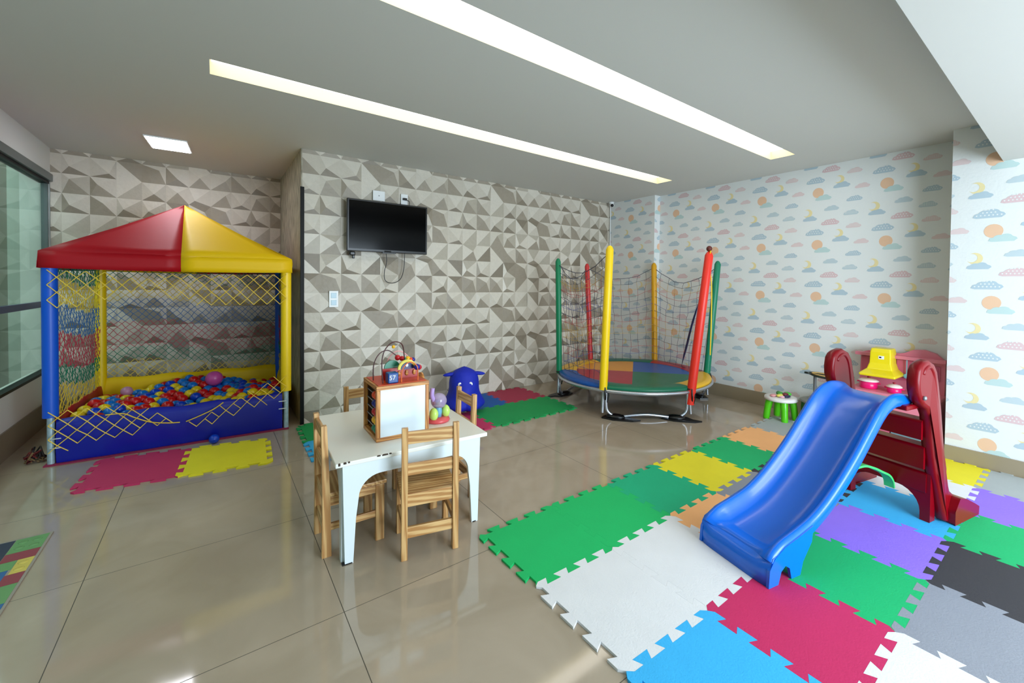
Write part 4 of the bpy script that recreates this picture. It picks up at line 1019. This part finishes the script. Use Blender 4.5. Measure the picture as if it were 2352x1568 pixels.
# ladder side frames
out_ = [(1.20, .965), (1.25, .975), (1.31, .95), (1.35, .90), (1.38, .80), (1.41, .68), (1.44, .53), (1.465, .40), (1.485, .31), (1.475, .265), (1.50, .18), (1.58, .125), (1.70, .075), (1.755, .045), (1.76, .012), (1.74, 0), (1.46, 0), (1.42, .02), (1.40, .12),
        (1.375, .22), (1.345, .31), (1.33, .40), (1.305, .52), (1.285, .64), (1.25, .69), (1.20, .715), (1.16, .75), (1.135, .81), (1.13, .86), (1.14, .92), (1.165, .95)]
for sgn in (-1, 1):
    off = -0.240 if sgn < 0 else 0.222
    Tm = Matrix.Translation((0, off-0.032, 0)) @ Matrix(((1, 0, 0, 0), (0, 0, 1, 0), (0, 1, 0, 0), (0, 0, 0, 1)))
    vs = [Vector((u, 0, z)) for u, z in out_]; n = len(out_)
    bm = bmesh.new(); W = 0.064
    # domed side: inner loops pulled in
    loops = []
    def splay(z): return sgn*0.03*max(0, 1-z/0.45)**1.5
    def inset(k, dd):
        a, b_, c2 = Vector(out_[k-1]), Vector(out_[k]), Vector(out_[(k+1) % n]); e1 = (b_-a).normalized(); e2 = (c2-b_).normalized(); nn = Vector((-(e1.y+e2.y), e1.x+e2.x))
        nn.normalize(); return b_-nn*dd*1.0
    ar = sum(out_[i][0]*out_[(i+1) % n][1]-out_[(i+1) % n][0]*out_[i][1] for i in range(n)); sg2 = -1 if ar > 0 else 1
    for (ins, vv) in ((0.022, -W/2), (0.007, -W/2*0.9), (0.0, -W/2*0.45), (0.0, W/2*0.45), (0.007, W/2*0.9), (0.022, W/2)):
        lp = []
        for k in range(n):
            p = inset(k, ins*sg2); lp.append(bm.verts.new((p.x, off+vv+splay(p.y), p.y)))
        loops.append(lp)
    for a in range(len(loops)-1):
        for k in range(n): f = bm.faces.new((loops[a][k], loops[a][(k+1) % n], loops[a+1][(k+1) % n], loops[a+1][k])); f.smooth = True
    f1 = bm.faces.new(loops[0][::-1]); f2 = bm.faces.new(loops[-1])
    bmesh.ops.triangulate(bm, faces=[f1, f2]); bmesh.ops.recalc_face_normals(bm, faces=bm.faces)
    me = bpy.data.meshes.new('ladder_side'); bm.to_mesh(me); bm.free(); me.materials.append(mSLR)
    o = bpy.data.objects.new('ladder_side', me); COL.objects.link(o); o.parent = t
    # raised rib along the rail and the handle lobe
    def ribpt(u, z, dv=0.0): return (u, off+sgn*(-0.034)+splay(z)+dv, z)
    y = -1
    for sd in (-1, 1):
        mb = MB(); pts = catm([(uu, off+sd*(0.028 if zz > 0.9 else 0.026)+splay(zz), zz) for uu, zz in ((1.185, .895), (1.205, .925), (1.26, .935), (1.312, .87), (1.350, .70), (1.382, .50), (1.408, .34), (1.43, .20))], 5)
        mb.tube(pts, [0.004]+[0.012]*(len(pts)-2)+[0.008], mSLR, 10); mb.build('rail_rib', t)
    # outer foot block
    mb = MB(); P = [(1.45, 0.0), (1.755, 0.0), (1.76, 0.05), (1.70, 0.08), (1.59, 0.13), (1.51, 0.15), (1.45, 0.08)]
    Tf = Matrix.Translation((0, off-0.045+sgn*0.046, 0)) @ Matrix(((1, 0, 0, 0), (0, 0, 1, 0), (0, 1, 0, 0), (0, 0, 0, 1)))
    mb.prism(P, 0, 0.09, mSLR, Tf); mb.build('ladder_foot', t, bev=0.014, seg=3)
# steps with a soft front apron
for (u0, u1, z, h) in ((1.275, 1.385, 0.612, 0.115), (1.31, 1.42, 0.452, 0.135), (1.345, 1.45, 0.29, 0.12)):
    P = [(u0, z-0.012), (u0+0.012, z), (u1-0.012, z), (u1, z-0.012), (u1, z-h*0.6), (u1-0.014, z-h*0.6), (u1-0.018, z-0.022), (u0+0.022, z-0.022), (u0+0.02, z-h), (u0, z-h)]
    Tm = Matrix.Translation((0, 0.21, 0)) @ Matrix(((1, 0, 0, 0), (0, 0, -1, 0), (0, 1, 0, 0), (0, 0, 0, 1)))
    MB().prism(P, 0, 0.44, mSLR, Tm).build('step', t, bev=0.004)
P = [(-0.25, 0.285), (-0.25, 0.0), (-0.20, 0.0)]+[(-0.20+0.12*(1-math.cos(a)), 0.05+0.12*math.sin(a)) for a in [math.radians(d) for d in range(0, 91, 15)]]
P += [(-x-0.018, z) for x, z in P[::-1]]
MB().prism(P, 1.352, 1.41, mSLR, Matrix(((0, 0, 1, 0), (1, 0, 0, 0), (0, 1, 0, 0), (0, 0, 0, 1)))).build('arched_skirt', t, bev=0.004)
MB().box((1.12, -0.225, 0.685), (1.27, 0.21, 0.715), mSLR).build('platform', t, bev=0.006)
MB().lathe([(0.012, 0), (0.012, 0.012), (0.006, 0.016), (0, 0.016)], mGREYM, 12, T=Matrix.Translation((1.19, -0.270, 0.765)) @ Matrix.Rotation(PI/2, 4, 'X')).build('bolt', t)

# light green brace between the underside of the chute and the ladder
gp = catm([(0.60, -0.05, 0.275), (0.78, -0.05, 0.32), (0.98, -0.05, 0.335), (1.10, -0.05, 0.305), (1.20, -0.05, 0.262), (1.28, -0.05, 0.225), (1.325, -0.05, 0.18), (1.338, -0.05, 0.135)], 6)
mb = MB(); vs = []; fs = []
for k, p in enumerate(gp):
    a_, b_ = gp[max(0, k-1)], gp[min(len(gp)-1, k+1)]; tg = (b_-a_).normalized(); nn = Vector((-tg.z, 0, tg.x))*0.006
    vs += [p+nn+Vector((0, -0.028, 0)), p+nn+Vector((0, 0.028, 0)), p-nn+Vector((0, 0.028, 0)), p-nn+Vector((0, -0.028, 0))]
for i in range(len(gp)-1):
    for k in range(4): fs.append((i*4+k, i*4+(k+1) % 4, i*4+4+(k+1) % 4, i*4+4+k))
fs += [(0, 3, 2, 1), tuple(len(vs)-4+q for q in range(4))]
mb.add(vs, fs, mat('leaf_plastic', (70, 205, 110), 0.3), False)
fix(mb.build('brace', t))['label'] = 'light green curved brace under the slide'

mb = MB().box((4.16, 0.99, 0.0125), (4.36, 1.09, 0.05), mat('box_dark', (36, 52, 48), 0.6), bev=0.01).lathe([(0.03, 0.0125), (0.04, 0.03), (0.03, 0.06), (0, 0.062)], mat('box_dark', (36, 52, 48), 0.6), 16, (4.41, 1.03))
tag(mb.build('toy_car'), 'dark green toy lying on the mats behind the ladder', 'toy')

# ================================================================== small stool, activity table, toy kitchen
t = thing('stool', 'small round stool with white seat and four bright green legs', 'stool', (4.70, 1.985, 0))
mLG = mat('lime_leg', (84, 196, 20), 0.3)
MB().lathe([(0, 0.205), (0.150, 0.205), (0.160, 0.215), (0.155, 0.236), (0.12, 0.242), (0, 0.240)], mat('stool_white', (230, 225, 222), 0.3), 36).build('seat', t)
for k in range(4):
    a = math.radians(38+90*k); c_, s_ = math.cos(a), math.sin(a)
    MB().tube(catm([(0.105*c_, 0.105*s_, 0.205), (0.125*c_, 0.125*s_, 0.12), (0.14*c_, 0.14*s_, 0.0)], 4), [0.036]*4+[0.033]*4+[0.030], mLG, 14).build('leg', t)
t2 = thing('toy_greens', 'small heap of pink, yellow, green and brown play food on the white stool', 'toy', (4.70, 1.985, 0.2415))
for k, (x, y, z, r, c) in enumerate(((-.07, .05, .012, (.045, .03, .012), (220, 150, 150)), (-.03, .0, .014, (.05, .03, .014), (230, 215, 90)), (.02, .02, .022, (.035, .035, .022), (60, 140, 50)), (.03, -.03, .02, (.04, .03, .02), (110, 30, 40)),
                                      (.08, -.03, .02, (.035, .04, .02), (70, 180, 50)), (-.0, -.06, .012, (.055, .028, .012), (30, 24, 70)), (.05, .05, .02, (.03, .02, .02), (40, 110, 40)), (-.05, -.03, .01, (.03, .03, .01), (235, 180, 190)))):
    MB().sphere((x, y, z), r, mat('food_%d' % k, c, 0.4), 14, 8).build('play_food', t2)
t = thing('activity_table', 'low round grey topped play table with dark green legs behind the slide', 'table', (4.775, 1.66, 0))
MB().lathe([(0, 0.235), (0.15, 0.235), (0.165, 0.245), (0.165, 0.255), (0.15, 0.262), (0, 0.262)], mat('grey_top', (118, 118, 110), 0.4), 32).build('table_top', t)
for k in range(4):
    a = math.radians(20+90*k); MB().tube([(0.12*math.cos(a), 0.12*math.sin(a), 0.236), (0.135*math.cos(a), 0.135*math.sin(a), 0)], [0.026, 0.022], mat('leg_dgreen', (14, 70, 24), 0.35), 12).build('leg', t)
t = thing('toy_grill_stand', 'dark oval tray on a grey post standing on the grey play table', 'toy', (4.79, 1.70, 0.2625))
MB().lathe([(0.05, 0), (0.05, 0.012), (0.02, 0.018)], mGREYM, 16).tube([(0, 0, 0.01), (0, 0, 0.235)], 0.014, mat('post_grey', (96, 98, 98), 0.4), 10).build('post', t)
Tg = Matrix.Translation((-0.005, -0.075, 0.245)) @ Matrix.Rotation(0.06, 4, 'X')
MB().lathe([(0, -0.012), (0.10, -0.01), (0.135, 0.004), (0.138, 0.014), (0.12, 0.008), (0, 0.004)], mat('tray_dark', (22, 38, 30), 0.35), 32, T=Tg, sx=0.75).build('tray', t)
MB().tube([(0.075*math.cos(a)*.8, 0.10*math.sin(a), 0.014) for a in [2*PI*q/24 for q in range(24)]], 0.006, mat('tray_tan', (200, 160, 90), 0.4), 6, closed=True, T=Tg).build('tray_rim', t)
MB().tube([(0, 0.10, 0.004), (0, 0.17, 0.0)], 0.011, MATS['tray_dark'], 8, T=Tg).build('tray_handle', t)

t = thing('toy_kitchen', 'pink plastic toy kitchen with yellow cooker hood against the cloud wall behind the slide', 'toy kitchen', (XR-0.017, 1.06, 0))
mKP = mat('kitchen_pink', (222, 128, 148), 0.35); mKD = mat('kitchen_rose', (204, 98, 128), 0.4); mKY = mat('kitchen_yellow', (238, 214, 20), 0.3); mKG = mat('kitchen_grey', (110, 140, 155), 0.4)
# local: -x towards the room, y along the wall (camera side negative)
def kp(P, x0, x1, m, name, bev=0.006, lab=None):
    Tm = Matrix(((0, 0, 1, 0), (1, 0, 0, 0), (0, 1, 0, 0), (0, 0, 0, 1)))
    o = MB().prism(P, x0, x1, m, Tm).build(name, t, bev=bev)
    if lab: o['label'] = lab
    return o
kp([(-0.30, 0.0), (0.32, 0.0), (0.32, 0.40), (0.31, 0.77), (0.25, 0.79), (0.02, 0.79), (-0.02, 0.80), (-0.08, 0.835), (-0.16, 0.845), (-0.24, 0.82), (-0.30, 0.76)], -0.05, -0.002, mKP, 'back_panel')
kp([(-0.31, 0.745), (0.345, 0.745), (0.345, 0.775), (-0.31, 0.775)], -0.10, -0.05, mKP, 'top_shelf')
for y0, y1, z0, z1 in ((-0.27, -0.15, 0.58, 0.71), (-0.10, 0.03, 0.55, 0.735), (0.24, 0.30, 0.55, 0.735)):
    kp([(y0, z0), (y1, z0), (y1, z1), (y0, z1)], -0.062, -0.05, mKD, 'recess')
kp([(-0.255, 0.595), (-0.165, 0.595), (-0.165, 0.695), (-0.255, 0.695)], -0.068, -0.062, mKD, 'small_window')
kp([(-0.30, 0.0), (-0.27, 0.0), (-0.27, 0.45), (-0.30, 0.45)], -0.34, -0.05, mKP, 'side_panel'); kp([(0.29, 0.0), (0.32, 0.0), (0.32, 0.45), (0.29, 0.45)], -0.34, -0.05, mKP, 'side_panel')
kp([(-0.31, 0.43), (0.33, 0.43), (0.33, 0.46), (-0.31, 0.46)], -0.36, -0.05, mKP, 'counter')
kp([(-0.26, 0.29), (0.28, 0.29), (0.28, 0.42), (-0.26, 0.42)], -0.335, -0.06, mKP, 'front_panel')
kp([(-0.26, 0.02), (-0.0, 0.02), (-0.0, 0.13), (-0.26, 0.13)], -0.335, -0.06, mKG, 'lower_drawer', lab='grey-blue lower drawer')
kp([(-0.26, 0.14), (-0.0, 0.14), (-0.0, 0.285), (-0.26, 0.285)], -0.335, -0.06, mKY, 'oven_door', lab='yellow oven door')
kp([(0.01, 0.02), (0.28, 0.02), (0.28, 0.285), (0.01, 0.285)], -0.335, -0.06, mKD, 'cupboard_door')
# hood
hd = MB(); HY = 0.12
vs = []; lv = [(0.145, 0.25, 0.585), (0.15, 0.255, 0.605), (0.105, 0.17, 0.645), (0.088, 0.155, 0.70), (0.085, 0.15, 0.80), (0.078, 0.14, 0.835)]
for (hy, hx, z) in lv: vs += [(-0.06, HY-hy, z), (-0.06-hx, HY-hy*0.92, z), (-0.06-hx, HY+hy*0.92, z), (-0.06, HY+hy, z)]
fs = [(0, 1, 2, 3), tuple(len(vs)-1-q for q in range(4))]
for i in range(len(lv)-1):
    for q in range(4): fs.append((i*4+q, i*4+4+q, i*4+4+(q+1) % 4, i*4+(q+1) % 4))
fix(hd.add(vs, fs, mKY, False).build('cooker_hood', t, bev=0.008))
MB().box((-0.214, HY-0.03, 0.74), (-0.211, HY+0.012, 0.77), mWHITE).box((-0.2155, HY-0.010, 0.75), (-0.2135, HY+0.006, 0.762), mBLACK).build('sticker', t)
kp([(-0.052, 0.60), (-0.045, 0.60), (-0.045, 0.75), (-0.052, 0.75)], -0.09, -0.085, mat('spoon_blue', (130, 190, 205), 0.3), 'utensil', 0.001)
MB().sphere((-0.09, -0.048, 0.595), (0.006, 0.026, 0.022), MATS['spoon_blue'], 14, 8).build('utensil_head', t)
def pot(x, y, r, h, lab):
    p = thing('toy_pot', lab, 'toy pot', (XR-0.017+x, 1.06+y, 0.4605), group='toy pots on the kitchen counter')
    mP = mat('pot_pink', (232, 20, 110), 0.25); mPL = mat('pot_lid', (238, 220, 215), 0.25)
    MB().lathe([(0, 0), (r*0.9, 0), (r, h*0.15), (r, h), (r*0.95, h)], mP, 28).build('pot_body', p)
    ld = MB().lathe([(r*1.12, h+0.001), (r*1.12, h+0.006), (r*0.8, h+0.020), (r*0.25, h+0.028), (0, h+0.028)], mPL, 28).build('lid', p)
    MB().lathe([(0.008, h+0.028), (0.014, h+0.040), (0, h+0.044)], mat('knob_red', (160, 20, 40), 0.3), 14).build('lid_knob', ld)
    for sy in (-1, 1): MB().tube([(0, sy*r, h*0.8), (0, sy*(r+0.02), h*0.8)], 0.007, mP, 8).build('handle', p)
pot(-0.22, 0.20, 0.070, 0.065, 'larger bright pink toy pot with cream lid under the yellow hood')
pot(-0.26, -0.00, 0.052, 0.050, 'smaller bright pink toy pot with pale lid near the ladder handrail')
